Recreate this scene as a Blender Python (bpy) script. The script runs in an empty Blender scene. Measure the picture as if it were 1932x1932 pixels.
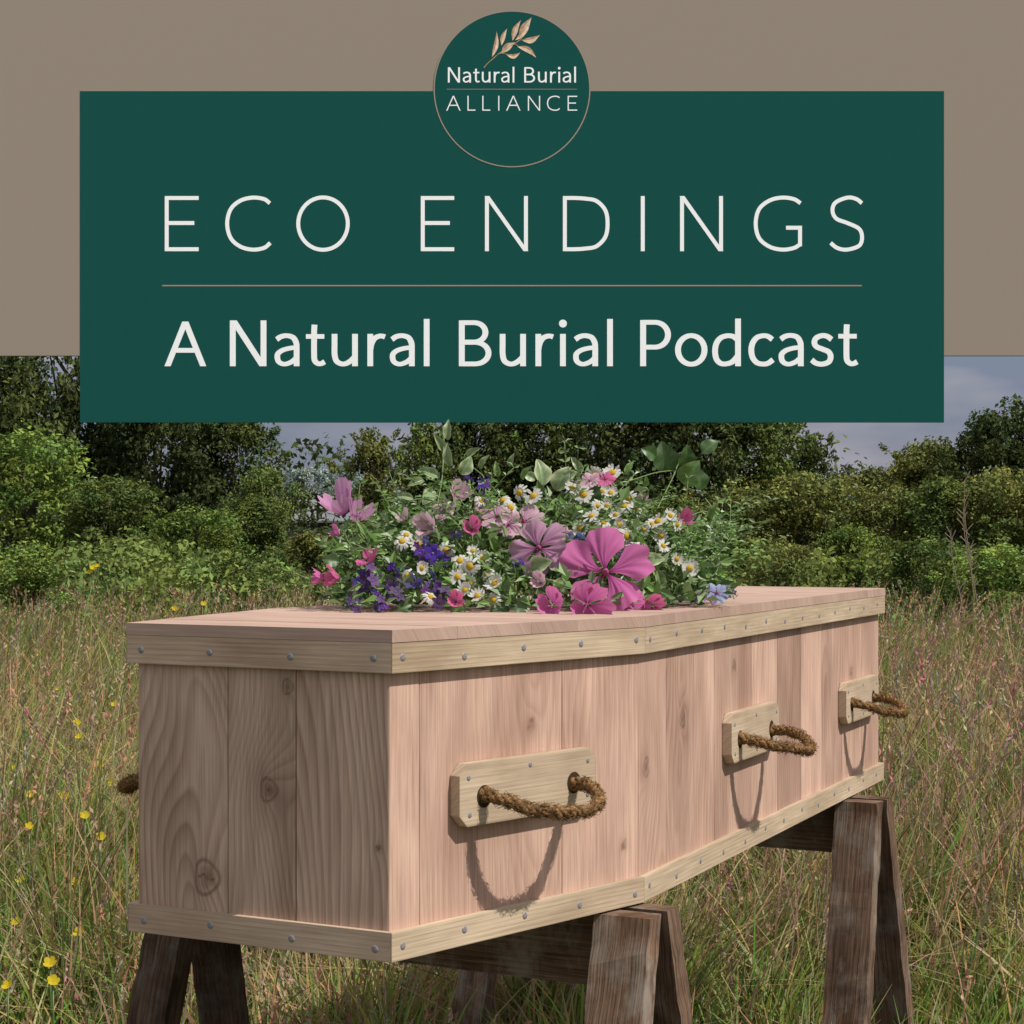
import bpy, math, random
import numpy as np
from mathutils import Vector, Matrix, Quaternion
R = np.random.RandomState(7); random.seed(7)
SC = bpy.context.scene
COL = SC.collection
F = 3700.0; EYE = 1.0986
def pt(px, py, d): return np.array([(px-966)/F*d, d, EYE-(py-1003)/F*d])

# ------------------------------------------------------------------ helpers
def mk(name, V, faces, mat, parent=None, off=(0,0,0), smooth=False, attrs=None):
    me = bpy.data.meshes.new(name)
    V = np.asarray(V, dtype=float)-np.asarray(off, dtype=float)
    if isinstance(faces, np.ndarray):
        n, k = faces.shape
        me.vertices.add(len(V)); me.vertices.foreach_set('co', V.ravel().astype(np.float32))
        me.loops.add(n*k); me.loops.foreach_set('vertex_index', faces.ravel().astype(np.int32))
        me.polygons.add(n); me.polygons.foreach_set('loop_start', np.arange(0, n*k, k, dtype=np.int32))
        me.update(calc_edges=True)
    else:
        me.from_pydata(V.tolist(), [], [tuple(int(i) for i in f) for f in faces]); me.update()
    for nm, (ty, arr) in (attrs or {}).items():
        a = me.attributes.new(nm, ty, 'POINT')
        key = {'FLOAT': 'value', 'FLOAT_VECTOR': 'vector', 'FLOAT_COLOR': 'color'}[ty]
        a.data.foreach_set(key, np.asarray(arr, dtype=np.float32).ravel())
    if smooth:
        me.polygons.foreach_set('use_smooth', np.ones(len(me.polygons), dtype=bool))
    if mat: me.materials.append(mat)
    o = bpy.data.objects.new(name, me); COL.objects.link(o)
    if parent: o.parent = parent
    return o
def empty(name, loc, label, cat, group=None, rz=0):
    o = bpy.data.objects.new(name, None); COL.objects.link(o)
    o.location = loc; o.rotation_euler = (0, 0, rz); o.empty_display_size = .1
    o['label'] = label; o['category'] = cat
    if group: o['group'] = group
    return o
def tag(o, label=None, cat=None, group=None, kind=None):
    for k, v in (('label', label), ('category', cat), ('group', group), ('kind', kind)):
        if v: o[k] = v
    return o
def inst(name, me, parent, loc, quat=None, scale=1.0, color=None):
    o = bpy.data.objects.new(name, me); COL.objects.link(o)
    o.parent = parent; o.location = tuple(loc)
    if quat is not None:
        o.rotation_mode = 'QUATERNION'; o.rotation_quaternion = quat
    o.scale = (scale,)*3 if not hasattr(scale, '__len__') else scale
    if color: o.color = (*color, 1)
    return o

# ------------------------------------------------------------------ materials
def newmat(name):
    m = bpy.data.materials.new(name); m.use_nodes = True
    nt = m.node_tree; nt.nodes.clear()
    return m, nt, nt.nodes, nt.links
def N(nt, ty, **kw):
    n = nt.nodes.new(ty)
    for k, v in kw.items(): setattr(n, k, v)
    return n
def math_(nt, op, a, b=None, clamp=False):
    n = nt.nodes.new('ShaderNodeMath'); n.operation = op; n.use_clamp = clamp
    for i, x in enumerate((a, b)):
        if x is None: continue
        if isinstance(x, (int, float)): n.inputs[i].default_value = x
        else: nt.links.new(x, n.inputs[i])
    return n.outputs[0]
def mixc(nt, fac, a, b, mode='MIX'):
    n = nt.nodes.new('ShaderNodeMix'); n.data_type = 'RGBA'; n.blend_type = mode
    for s, x in (('Factor', fac), ('A', a), ('B', b)):
        sock = [i for i in n.inputs if i.name == s and (i.type == 'RGBA' if s != 'Factor' else i.type == 'VALUE')][0]
        if isinstance(x, (int, float)): sock.default_value = x
        elif isinstance(x, tuple): sock.default_value = (*x, 1) if len(x) == 3 else x
        else: nt.links.new(x, sock)
    return [o for o in n.outputs if o.type == 'RGBA'][0]
def noise(nt, vec, scale, detail=3, rough=.55):
    n = N(nt, 'ShaderNodeTexNoise'); n.inputs['Scale'].default_value = scale
    n.inputs['Detail'].default_value = detail; n.inputs['Roughness'].default_value = rough
    if vec is not None: nt.links.new(vec, n.inputs['Vector'])
    return n.outputs['Fac']
def vscale(nt, vec, s):
    n = N(nt, 'ShaderNodeVectorMath', operation='MULTIPLY'); nt.links.new(vec, n.inputs[0]); n.inputs[1].default_value = s
    return n.outputs[0]
def rng(nt, v, a, b, c, d):
    n = N(nt, 'ShaderNodeMapRange'); nt.links.new(v, n.inputs[0])
    for i, x in enumerate((a, b, c, d)): n.inputs[i+1].default_value = x
    return n.outputs[0]
def principled(nt, col, rough=.8, spec=.2, normal=None, metal=0):
    p = N(nt, 'ShaderNodeBsdfPrincipled'); o = N(nt, 'ShaderNodeOutputMaterial')
    if isinstance(col, tuple): p.inputs['Base Color'].default_value = (*col, 1)
    else: nt.links.new(col, p.inputs['Base Color'])
    p.inputs['Roughness'].default_value = rough; p.inputs['Specular IOR Level'].default_value = spec
    p.inputs['Metallic'].default_value = metal
    if normal is not None: nt.links.new(normal, p.inputs['Normal'])
    nt.links.new(p.outputs[0], o.inputs[0]); return p

def wood(name, light, dark, knotc=(.10, .05, .035), amount=.75, distort=1.6, fibre=.22, blotch=.25, bump=.25, rough=.7, bevel=0, pw=2.2, lo=.35, spec=.15, grime=0):
    m, nt, nn, ll = newmat(name)
    wc = N(nt, 'ShaderNodeAttribute', attribute_name='wc').outputs['Vector']
    ring = N(nt, 'ShaderNodeAttribute', attribute_name='ring').outputs['Fac']
    knot = N(nt, 'ShaderNodeAttribute', attribute_name='knot').outputs['Fac']
    tone = N(nt, 'ShaderNodeAttribute', attribute_name='tone').outputs['Fac']
    n1 = noise(nt, vscale(nt, wc, (9, 1.6, 1)), 1, 3)
    r2 = math_(nt, 'ADD', ring, math_(nt, 'MULTIPLY', n1, distort))
    fr = math_(nt, 'FRACT', r2)
    line = math_(nt, 'POWER', fr, pw)
    soft = rng(nt, fr, .82, 1.0, 1, 0)
    line = math_(nt, 'MULTIPLY', line, soft)
    str_ = rng(nt, noise(nt, vscale(nt, wc, (5, 2, 1)), 1.3, 2), .3, .7, lo, 1)
    line = math_(nt, 'MULTIPLY', math_(nt, 'MULTIPLY', line, amount), str_, True)
    c = mixc(nt, line, light, dark)
    fib = noise(nt, vscale(nt, wc, (420, 9, 1)), 1, 3)
    c = mixc(nt, 1.0, c, mixc(nt, rng(nt, fib, .3, .7, 0, 1), (1-fibre,)*3, (1+fibre*.5,)*3), 'MULTIPLY')
    bl = noise(nt, vscale(nt, wc, (14, 4, 1)), 1, 4)
    c = mixc(nt, 1.0, c, mixc(nt, rng(nt, bl, .3, .7, 0, 1), (1-blotch, 1-blotch*1.15, 1-blotch*1.25), (1+blotch*.4,)*3), 'MULTIPLY')
    if grime:
        tc = N(nt, 'ShaderNodeTexCoord').outputs['Object']
        g = noise(nt, vscale(nt, tc, (1, 1, .5)), 22, 5, .7)
        c = mixc(nt, rng(nt, g, .48, .66, 0, grime), c, (.30, .27, .235))
        g2 = noise(nt, tc, 9, 4, .7)
        c = mixc(nt, rng(nt, g2, .5, .7, 0, grime*1.3), c, (.045, .032, .025))
    tn = N(nt, 'ShaderNodeCombineColor')
    for i in range(3): ll.new(tone, tn.inputs[i])
    c = mixc(nt, 1.0, c, tn.outputs[0], 'MULTIPLY')
    c = mixc(nt, math_(nt, 'MULTIPLY', knot, 1, True), c, knotc)
    nrm = None
    if bump:
        b = N(nt, 'ShaderNodeBump'); b.inputs['Strength'].default_value = bump; b.inputs['Distance'].default_value = .0012
        ll.new(math_(nt, 'ADD', fib, math_(nt, 'MULTIPLY', line, .4)), b.inputs['Height'])
        nrm = b.outputs[0]
        if bevel:
            bv = N(nt, 'ShaderNodeBevel', samples=2); bv.inputs['Radius'].default_value = bevel
            ll.new(bv.outputs[0], b.inputs['Normal'])
    principled(nt, c, rough, spec, nrm); return m
M = {}
M['side'] = wood('larch_side', (.535, .355, .28), (.33, .18, .125), amount=.85, blotch=.30, pw=1.8, lo=.05, bump=.15, distort=2.2)
M['head'] = wood('larch_head', (.55, .40, .315), (.28, .16, .11), knotc=(.105, .05, .035), amount=1.0, blotch=.28, pw=1.8, lo=.3, bump=.10, distort=2.0)
M['lid'] = wood('larch_lid', (.43, .305, .25), (.34, .22, .175), amount=.5, blotch=.18, bump=0, spec=0, fibre=.15)
M['trim'] = wood('batten_wood', (.53, .42, .30), (.34, .225, .145), amount=.75, blotch=.3, bevel=.002)
M['trimh'] = wood('batten_wood_head', (.55, .42, .315), (.34, .21, .14), amount=.85, blotch=.3, bevel=.002)
M['plate'] = wood('plate_wood', (.49, .385, .28), (.36, .25, .165), amount=.6, blotch=.35, bevel=.003)
M['core'] = wood('core_wood', (.20, .12, .085), (.12, .07, .05))
M['trestle'] = wood('trestle_wood', (.235, .155, .11), (.07, .042, .030), amount=1.0, fibre=.6, blotch=.6, bump=.9, rough=.95, spec=.05, grime=.5)
def simple(name, col, rough=.9, spec=.1, nz=0, nscale=20, metal=0):
    m, nt, nn, ll = newmat(name)
    if nz:
        tc = N(nt, 'ShaderNodeTexCoord').outputs['Object']
        f = noise(nt, tc, nscale, 4)
        c = mixc(nt, rng(nt, f, .3, .7, 0, 1), tuple(x*(1-nz) for x in col), tuple(x*(1+nz) for x in col))
        principled(nt, c, rough, spec, metal=metal)
    else: principled(nt, col, rough, spec, metal=metal)
    return m
M['nail'] = simple('nail_steel', (.20, .19, .20), .55, .5, .3, 400)
M['rope'] = simple('coir_rope', (.175, .10, .045), .95, .05, .7, 260)
M['hole'] = simple('hole_shadow_wood', (.05, .03, .02), 1, 0)
M['tan'] = simple('tan_paint', (.320, .267, .220), 1, 0)
M['green'] = simple('green_paint', (.0122, .0840, .0745), 1, 0)
M['white'] = simple('white_letter_paint', (.975, .985, 1.0), 1, 0)
M['tanline'] = simple('tan_line_paint', (.35, .29, .24), 1, 0)
M['gold'] = simple('gold_leaf_paint', (.74, .57, .43), 1, 0, .3, 22)
M['gold2'] = simple('dark_gold_leaf_paint', (.47, .30, .19), 1, 0, .4, 22)
M['post'] = simple('post_paint', (.12, .11, .10), .8, .2, .3, 6)
M['bark'] = simple('bark', (.085, .07, .055), .95, .05, .5, 12)
M['roof'] = simple('shed_roof', (.17, .17, .19), .9, .1, .2, 4)
M['shedwall'] = simple('shed_wall', (.11, .09, .08), .9, .1, .3, 4)

def leafy(name, use_obj=True, trans=.3, gloss=.04):
    m, nt, nn, ll = newmat(name)
    c = N(nt, 'ShaderNodeAttribute', attribute_name='col').outputs['Color']
    if use_obj:
        oi = N(nt, 'ShaderNodeObjectInfo').outputs['Color']
        c = mixc(nt, 1.0, c, oi, 'MULTIPLY')
    d = N(nt, 'ShaderNodeBsdfDiffuse'); ll.new(c, d.inputs[0]); last = d.outputs[0]
    if trans:
        t = N(nt, 'ShaderNodeBsdfTranslucent'); ll.new(c, t.inputs[0])
        mx = N(nt, 'ShaderNodeMixShader'); mx.inputs[0].default_value = trans
        ll.new(last, mx.inputs[1]); ll.new(t.outputs[0], mx.inputs[2]); last = mx.outputs[0]
    if gloss:
        g = N(nt, 'ShaderNodeBsdfGlossy'); g.inputs['Roughness'].default_value = .45
        m2 = N(nt, 'ShaderNodeMixShader'); m2.inputs[0].default_value = gloss
        ll.new(last, m2.inputs[1]); ll.new(g.outputs[0], m2.inputs[2]); last = m2.outputs[0]
    o = N(nt, 'ShaderNodeOutputMaterial'); ll.new(last, o.inputs[0]); return m
M['crown'] = leafy('tree_leaves', True, .2, 0)
M['grass'] = leafy('grass_blades', False, .22, 0)
M['leaf'] = leafy('bouquet_leaves', True, .25, .05)
M['petal'] = leafy('flower_petals', True, .4, 0)

# ------------------------------------------------------------------ world, sun, camera
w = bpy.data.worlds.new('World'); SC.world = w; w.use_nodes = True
nt = w.node_tree; nt.nodes.clear()
EL = math.radians(53); sh = (.882, -.471)
sky = N(nt, 'ShaderNodeTexSky'); sky.sky_type = 'NISHITA'; sky.sun_disc = False
sky.sun_elevation = EL; sky.sun_rotation = math.atan2(sh[0], sh[1]); sky.air_density = 1.0; sky.dust_density = 1.2
tc = N(nt, 'ShaderNodeTexCoord').outputs['Generated']
sx = N(nt, 'ShaderNodeSeparateXYZ'); nt.links.new(tc, sx.inputs[0])
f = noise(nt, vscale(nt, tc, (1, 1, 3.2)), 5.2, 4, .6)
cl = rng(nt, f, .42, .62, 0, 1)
south_fill = math_(nt, 'MAXIMUM', math_(nt, 'MULTIPLY', sx.outputs['Y'], -1.0), 0.0)
tt = math_(nt, 'ADD', math_(nt, 'MULTIPLY', sx.outputs['Z'], 1.4), math_(nt, 'MULTIPLY', south_fill, 1.2), True)  # added fill: unseen sky overhead and behind the camera made brighter
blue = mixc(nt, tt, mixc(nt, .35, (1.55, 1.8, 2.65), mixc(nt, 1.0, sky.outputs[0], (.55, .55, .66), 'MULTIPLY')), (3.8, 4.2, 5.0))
cloud_fill = mixc(nt, tt, (2.9, 2.85, 3.35), (9.3, 9.0, 8.8))
c = mixc(nt, cl, blue, cloud_fill)
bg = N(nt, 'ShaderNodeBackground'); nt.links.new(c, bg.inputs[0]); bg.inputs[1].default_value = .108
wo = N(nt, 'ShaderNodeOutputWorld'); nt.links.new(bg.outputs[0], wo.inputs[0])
s3 = Vector((sh[0]*math.cos(EL), sh[1]*math.cos(EL), math.sin(EL)))
ld = bpy.data.lights.new('sun', 'SUN'); ld.energy = 4.9; ld.angle = math.radians(.5); ld.color = (1, .955, .875)
lo = bpy.data.objects.new('sun', ld); COL.objects.link(lo); lo.location = s3*40
lo.rotation_mode = 'QUATERNION'; lo.rotation_quaternion = (-s3).to_track_quat('-Z', 'Y')
cd = bpy.data.cameras.new('camera'); cam = bpy.data.objects.new('camera', cd); COL.objects.link(cam)
cd.sensor_width = 36; cd.lens = 36*F/1932; cd.shift_y = 37/1932; cd.clip_end = 1500; cd.clip_start = .05
cam.location = (0, 0, EYE); cam.rotation_euler = (math.pi/2, 0, 0); SC.camera = cam
SC.view_settings.view_transform = 'Standard'

# ------------------------------------------------------------------ wood accumulators
class Acc:
    def __init__(s): s.V = []; s.F = []; s.r = []; s.k = []; s.t = []; s.w = []
    def add(s, V, Fc, ring, knot, tone, wc):
        b = len(s.V); s.V += [tuple(v) for v in V]; s.F += [tuple(i+b for i in f) for f in Fc]
        n = len(V)
        s.r += list(ring); s.k += (list(knot) if hasattr(knot, '__len__') else [knot]*n)
        s.t += (list(tone) if hasattr(tone, '__len__') else [tone]*n); s.w += [tuple(x) for x in wc]
    def build(s, name, mat, parent, off, smooth=False):
        return mk(name, s.V, s.F, mat, parent, off, smooth, {'ring': ('FLOAT', s.r), 'knot': ('FLOAT', s.k), 'tone': ('FLOAT', s.t), 'wc': ('FLOAT_VECTOR', s.w)})
def hexa(acc, P, l, wv, t, seed=0, freq=90, tone=1.0):
    P = [np.array(p, float) for p in P]; l, wv, t = (np.array(x, float) for x in (l, wv, t))
    for f in ((0, 3, 2, 1), (4, 5, 6, 7), (0, 1, 5, 4), (1, 2, 6, 5), (2, 3, 7, 6), (3, 0, 4, 7)):
        vs = [P[i] for i in f]
        u = [p@wv+.7*(p@t) for p in vs]
        acc.add(vs, [(0, 1, 2, 3)], [x*freq for x in u], 0, tone, [(x, p@l, seed) for x, p in zip(u, vs)])
def planprism(acc, quad, z0, z1, l, wv, **kw):
    hexa(acc, [(*q, z0) for q in quad]+[(*q, z1) for q in quad], (*l, 0), (*wv, 0) if len(wv) == 2 else wv, (0, 0, 1), **kw)

# ------------------------------------------------------------------ coffin
H = .385
ax = np.array([.470, .8827]); rt = np.array([.8827, -.470]); C0 = np.array([-.3103, 2.3562])
def cw(L, W): return C0+ax*L+rt*W
def outline(o=0.0):
    return [cw(o, -.1946+o), cw(o, .1946-o), cw(.479, .3003-o), cw(1.902-o, .1898-o), cw(1.902-o, -.1898+o), cw(.479, -.3003+o)]
ZB, ZT = .60, .985
root = empty('coffin', (C0[0]+ax[0]*.95, C0[1]+ax[1]*.95, ZB), 'pale larch wood coffin with rope handles resting on two trestles', 'coffin')
off = np.array(root.location)
def unit(v): return v/np.linalg.norm(v)
PB = outline(.0105)
core = Acc()
PC = outline(.0128)
for q, sd in (([PC[0], PC[1], PC[2], PC[5]], 1), ([PC[5], PC[2], PC[3], PC[4]], 2)):
    planprism(core, q, .606, .955, ax, rt, seed=sd)
core.build('inner_case', M['core'], root, off)

def wobble(u, v, s, a=1.0):
    q = np.random.RandomState(s); z = 0
    for k in range(6):
        fu, fv = q.uniform(4, 26), q.uniform(1.5, 14); z = z+a*q.uniform(.3, 1)*np.sin(fu*u*2+fv*v*2+q.uniform(0, 6.3))/(k+1.5)
    return z
def panel(name, A, B, z0, z1, seams, mat, specs, seed0):
    acc = Acc(); L = np.linalg.norm(B-A); t = (B-A)/L; n = np.array([t[1], -t[0]])
    ed = [0]+list(seams)+[L]
    for i in range(len(ed)-1):
        sp = specs[i] if i < len(specs) else {}
        q = np.random.RandomState(seed0+i)
        a, b = ed[i]+.0003, ed[i+1]-.0003; wd = b-a
        st = sp.get('st', .0045)
        nu = max(3, int(wd/st)); us = np.concatenate([[0, .0008], np.linspace(.003, wd-.003, nu), [wd-.0008, wd]])
        nv = int((z1-z0)/st); vs = np.linspace(0, z1-z0, nv)
        U, Vv = np.meshgrid(us, vs)
        uc = sp.get('uc', q.uniform(-.5, 1.5)*wd); vc = sp.get('vc', q.uniform(-.4, .7)); el = sp.get('el', q.uniform(.05, .14))
        fq = sp.get('f', q.uniform(70, 115))
        ring = fq*np.sqrt((U-uc)**2+((Vv-vc)*el)**2+1e-6)+wobble(U, Vv, seed0*7+i, sp.get('wob', .9))
        kn = np.zeros_like(U)
        for (ku, kv, kr, amp) in sp.get('knots', []):
            r2 = (U-ku)**2+((Vv-kv)*.62)**2
            ring = ring+amp*np.exp(-np.sqrt(r2)/(kr*2.2))
            rr = np.sqrt((U-ku)**2+((Vv-kv)*.85)**2)*(1+.10*np.sin(3*np.arctan2(Vv-kv, U-ku)+seed0))
            kn = np.maximum(kn, .66*np.clip((1.1-rr/kr)*2, 0, 1)*(.6+.4*np.clip(1-rr/kr, 0, 1)))
            kn = np.maximum(kn, .74*np.exp(-((rr-kr)/(kr*.13+.0007))**2))
            if kr > .012: kn = np.maximum(kn, .97*np.exp(-((Vv-kv+.25*(U-ku)+.002*np.sin(400*(U-ku)))/(.0018))**2)*(np.abs(U-ku) < kr*.75))
            elif kr > .007: kn = np.maximum(kn, .9*np.exp(-(rr/(kr*.35))**2))
            kn = np.maximum(kn, .28*np.exp(-(rr/(kr*2.4))**2))
        dep = np.zeros_like(U); dep[:, 0] = .0016; dep[:, -1] = .0016; dep[:, 1] = .0003; dep[:, -2] = .0003
        dep = dep+q.uniform(0, .0005)
        X = A[0]+t[0]*(a+U)-n[0]*dep; Y = A[1]+t[1]*(a+U)-n[1]*dep; Z = z0+Vv
        nc = len(us); nr = len(vs)
        idx = np.arange(nr*nc).reshape(nr, nc)
        Fc = np.stack([idx[:-1, :-1], idx[:-1, 1:], idx[1:, 1:], idx[1:, :-1]], -1).reshape(-1, 4)
        tone = sp.get('tone', q.uniform(.88, 1.06))
        acc.add(np.stack([X, Y, Z], -1).reshape(-1, 3), Fc.tolist(), ring.ravel(), kn.ravel(), tone,
                np.stack([U+i*1.37+seed0, Vv, np.full_like(U, seed0+i*3.1)], -1).reshape(-1, 3))
    return acc.build(name, mat, root, off)
zb0, zb1 = .630, .940
hw = .368
panel('head_panel', PB[0], PB[1], zb0, zb1, [hw*.375, hw*.645], M['head'],
      [dict(uc=.085, vc=.02, el=.26, f=100, tone=.98, wob=1.1, st=.0025, knots=[(.106, .045, .0175, 4.0)]),
       dict(uc=-.05, vc=.36, el=.22, f=110, tone=.88, wob=1.4, st=.0025, knots=[(.060, .158, .0115, 5.0), (.088, .283, .0072, 2.5)]),
       dict(uc=-.03, vc=-.15, el=.16, f=95, tone=1.0, wob=1.3, st=.0025, knots=[(.115, .10, .0025, 1)])], 11)
panel('side_panel', PB[1], PB[2], zb0, zb1, [.052, .318], M['side'],
      [dict(tone=1.06, uc=-.1, knots=[]), dict(tone=1.0, uc=.21, vc=.5, el=.14, knots=[(.205, .225, .0055, 2.0)]), dict(tone=1.03, uc=.3, knots=[(.13, .05, .004, 1)])], 31)
panel('side_panel', PB[2], PB[3], zb0, zb1, [.115, .235, .335, .53, .68, .83, .97, 1.12, 1.27], M['side'],
      [dict(tone=1.0, st=.0035, knots=[(.03, .148, .0105, 4.5)]), dict(tone=.92, uc=.06, vc=.2, el=.25, f=110, wob=1.5, st=.0035, knots=[(.07, .2, .010, 5)]), dict(tone=1.05), dict(tone=.90, wob=1.5, knots=[(.10, .26, .007, 2)]),
       dict(tone=1.03), dict(tone=.80, knots=[(.05, .1, .008, 2)]), dict(tone=1.08), dict(tone=.88, wob=1.4), dict(tone=1.04, knots=[(.07, .2, .008, 3)]), dict(tone=.90)], 51)
panel('foot_panel', PB[3], PB[4], zb0, zb1, [.12, .24], M['head'], [], 71)
panel('side_panel', PB[4], PB[5], zb0, zb1, [.15, .3, .45, .6, .75, .9, 1.05, 1.2], M['side'], [dict(st=.012)]*9, 81)
panel('side_panel', PB[5], PB[0], zb0, zb1, [.16, .32], M['side'], [dict(st=.012)]*3, 95)
lid = Acc()
Ls = [0, .11, .245, .335, .479, .60, .745, .88, 1.03, 1.17, 1.30, 1.45, 1.59, 1.75, 1.902]
def hwid(L): return .1946+(.3003-.1946)*L/.479 if L <= .479 else .3003-(.3003-.1898)*(L-.479)/(1.902-.479)
for i in range(len(Ls)-1):
    a, b = Ls[i]+.00015, Ls[i+1]-.00015
    q = [cw(a, -hwid(a)), cw(a, hwid(a)), cw(b, hwid(b)), cw(b, -hwid(b))]
    dz = R.uniform(-.0002, .0002)
    planprism(lid, q, .9703+dz*.2, ZT+dz, rt, ax, seed=i*2.3, freq=R.uniform(110, 160), tone=R.uniform(.95, 1.04))
lid.build('lid', M['lid'], root, off)

def dome(r, h, seg=12):
    V = [(0, -h, 0)]; Fc = []
    for k, (rr, hh) in enumerate(((.55, .85), (.9, .5), (1, 0))):
        for j in range(seg):
            a = 2*math.pi*j/seg; V.append((rr*r*math.cos(a), -hh*h, rr*r*math.sin(a)))
    for j in range(seg):
        Fc.append((0, 1+j, 1+(j+1) % seg))
        for k in range(2):
            b = 1+k*seg; Fc.append((b+j, b+seg+j, b+seg+(j+1) % seg, b+(j+1) % seg))
    return V, Fc
V_, F_ = dome(.0047, .0010)
tmp = mk('nail', V_, F_, M['nail'], None, smooth=True); nail_me = tmp.data; bpy.data.objects.remove(tmp)
def trims(name, po, pi, z0, z1, seed, parent):
    mats = [M['trimh'], M['trim'], M['trim'], M['trimh'], M['trim'], M['trim']]
    for i in range(6):
        j = (i+1) % 6; A, B = po[i], po[j]; t = unit(B-A); n = np.array([t[1], -t[0]])
        acc = Acc()
        planprism(acc, [A, B, pi[j], pi[i]], z0, z1, t, n, seed=seed+i*1.7, freq=60, tone=R.uniform(.94, 1.04))
        acc.r = [v[2]*170+seed for v in acc.V]
        acc.w = [(v[2]*1.0+n@np.array(v[:2]), float(t@np.array(v[:2])), seed+i) for v in acc.V]
        o = acc.build(name, mats[i], parent, off)
        L = np.linalg.norm(B-A)
        if i == 0: ds = [.0235*L/.389, .127, .245, .362]
        elif i == 1: ds = [.018, .126, .238, .351, .468]
        elif i == 2: ds = list(np.arange(.02, 1.41, .1115))
        else: ds = []
        for d in ds:
            d = d+R.uniform(-.002, .002)
            p = A+t*d; z = (z0+z1)/2+R.uniform(-.004, .004)
            inst('nail', nail_me, o, (p[0]-off[0], p[1]-off[1], z-off[2]), Quaternion((0, 0, 1), math.atan2(n[0], -n[1])))
trims('lid_batten', outline(.0006), outline(.0100), .9345, .9700, 3, root)
trims('base_batten', outline(.0020), outline(.0107), .600, .634, 23, root)

def tube(path, r, seg=7, closed=False):
    path = np.array(path); n = len(path); V = []; Fc = []
    T = np.gradient(path, axis=0); T /= np.linalg.norm(T, axis=1)[:, None]+1e-9
    up = np.array([0, 0, 1.0]) if abs(T[0][2]) < .9 else np.array([1.0, 0, 0])
    nrm = np.cross(T[0], up); nrm /= np.linalg.norm(nrm)
    rr = r if hasattr(r, '__len__') else [r]*n
    for i in range(n):
        nrm = nrm-T[i]*(nrm@T[i]); nrm /= np.linalg.norm(nrm); bn = np.cross(T[i], nrm)
        for j in range(seg):
            a = 2*math.pi*j/seg; V.append(path[i]+rr[i]*(math.cos(a)*nrm+math.sin(a)*bn))
        if i:
            for j in range(seg):
                a0 = (i-1)*seg; Fc.append((a0+j, a0+(j+1) % seg, a0+seg+(j+1) % seg, a0+seg+j))
    Fc.append(tuple(range(seg))[::-1]); Fc.append(tuple(range((n-1)*seg, n*seg)))
    return V, Fc
def merge(lst):
    V = []; Fc = []
    for v, f in lst:
        b = len(V); V += list(v); Fc += [tuple(i+b for i in x) for x in f]
    return V, Fc
def make_rope_mesh(seed):
    q = np.random.RandomState(seed)
    n = 200; ph = np.linspace(0, math.pi, n)
    P = np.stack([-.0865*np.cos(ph), -.010-.085*np.sin(ph)**.9, -.004-.022*np.sin(ph)**2], -1)
    P[:, 0] *= 1+.06*np.sin(ph); P[:, 2] += .0018*np.sin(ph*5+seed)+.0008*np.sin(ph*13+seed); P[:, 1] += .0015*np.sin(ph*7+seed*2)
    T = np.gradient(P, axis=0); s = np.concatenate([[0], np.cumsum(np.linalg.norm(np.diff(P, axis=0), axis=1))])
    T /= np.linalg.norm(T, axis=1)[:, None]
    nr = np.cross(T, np.array([0, 0, 1.0])); nr /= np.linalg.norm(nr, axis=1)[:, None]; bn = np.cross(T, nr)
    lst = []
    thick = 1+.45*np.exp(-(s/.012)**2)+.45*np.exp(-((s[-1]-s)/.012)**2)+.07*np.sin(s*130+seed)+.04*np.sin(s*310+seed)
    for k in range(3):
        a = s*2*math.pi/.034+k*2*math.pi/3+.6*np.sin(s*50+seed)+.2*np.sin(s*140+k)
        path = P+(nr*np.cos(a)[:, None]+bn*np.sin(a)[:, None])*(.0036*thick*(1+.12*np.sin(s*170+k*2)))[:, None]
        lst.append(tube(path, (.0041*thick+.0005*np.sin(s*900+k)+.0004*np.sin(s*2300+k*2)).tolist(), 8))
    for k in range(900):
        i = q.randint(3, n-4); a = q.uniform(0, 6.3); d = nr[i]*math.cos(a)+bn[i]*math.sin(a)
        p0 = P[i]+d*.0064; p1 = p0+d*q.uniform(.001, .0055)+T[i]*q.uniform(-.012, .012)
        lst.append(tube([p0, (p0+p1)/2+d*.0008, p1], .00034, 3))
    V, Fc = merge(lst)
    tmp = mk('rope_loop', V, Fc, M['rope'], None, smooth=True); me = tmp.data; bpy.data.objects.remove(tmp); return me
ropes = [make_rope_mesh(i) for i in (1, 2)]
def plate_mesh():
    a, h, c, th = .1315, .038, .014, .015
    out = [(-a+c, -h), (a-c, -h), (a, -h+c), (a, h-c), (a-c, h), (-a+c, h), (-a, h-c), (-a, -h+c)]
    acc = Acc()
    def put(vs, f, fr=200): acc.add(vs, f, [v[2]*fr+v[1]*60 for v in vs], 0, 1.0, [(v[2]+v[1], v[0], 5.5) for v in vs])
    put([(x, -th, z) for x, z in out], [tuple(range(8))])
    put([(x, 0, z) for x, z in out], [tuple(range(8))[::-1]])
    for i in range(8):
        x0, z0 = out[i]; x1, z1 = out[(i+1) % 8]
        put([(x0, -th, z0), (x0, 0, z0), (x1, 0, z1), (x1, -th, z1)], [(0, 1, 2, 3)])
    return acc
pa = plate_mesh(); tmp = pa.build('handle_plate', M['plate'], None, (0, 0, 0)); plate_me = tmp.data; bpy.data.objects.remove(tmp)
V_, F_ = dome(.0036, .0010, 10)
tmp = mk('screw', V_, F_, M['nail'], None, smooth=True); screw_me = tmp.data; bpy.data.objects.remove(tmp)
V_, F_ = dome(.0140, .0004, 18)  # dark disc on the plate paints the shade inside each rope hole
tmp = mk('rope_hole_shade', V_, F_, M['hole'], None, smooth=True); hole_me = tmp.data; bpy.data.objects.remove(tmp)
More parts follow.
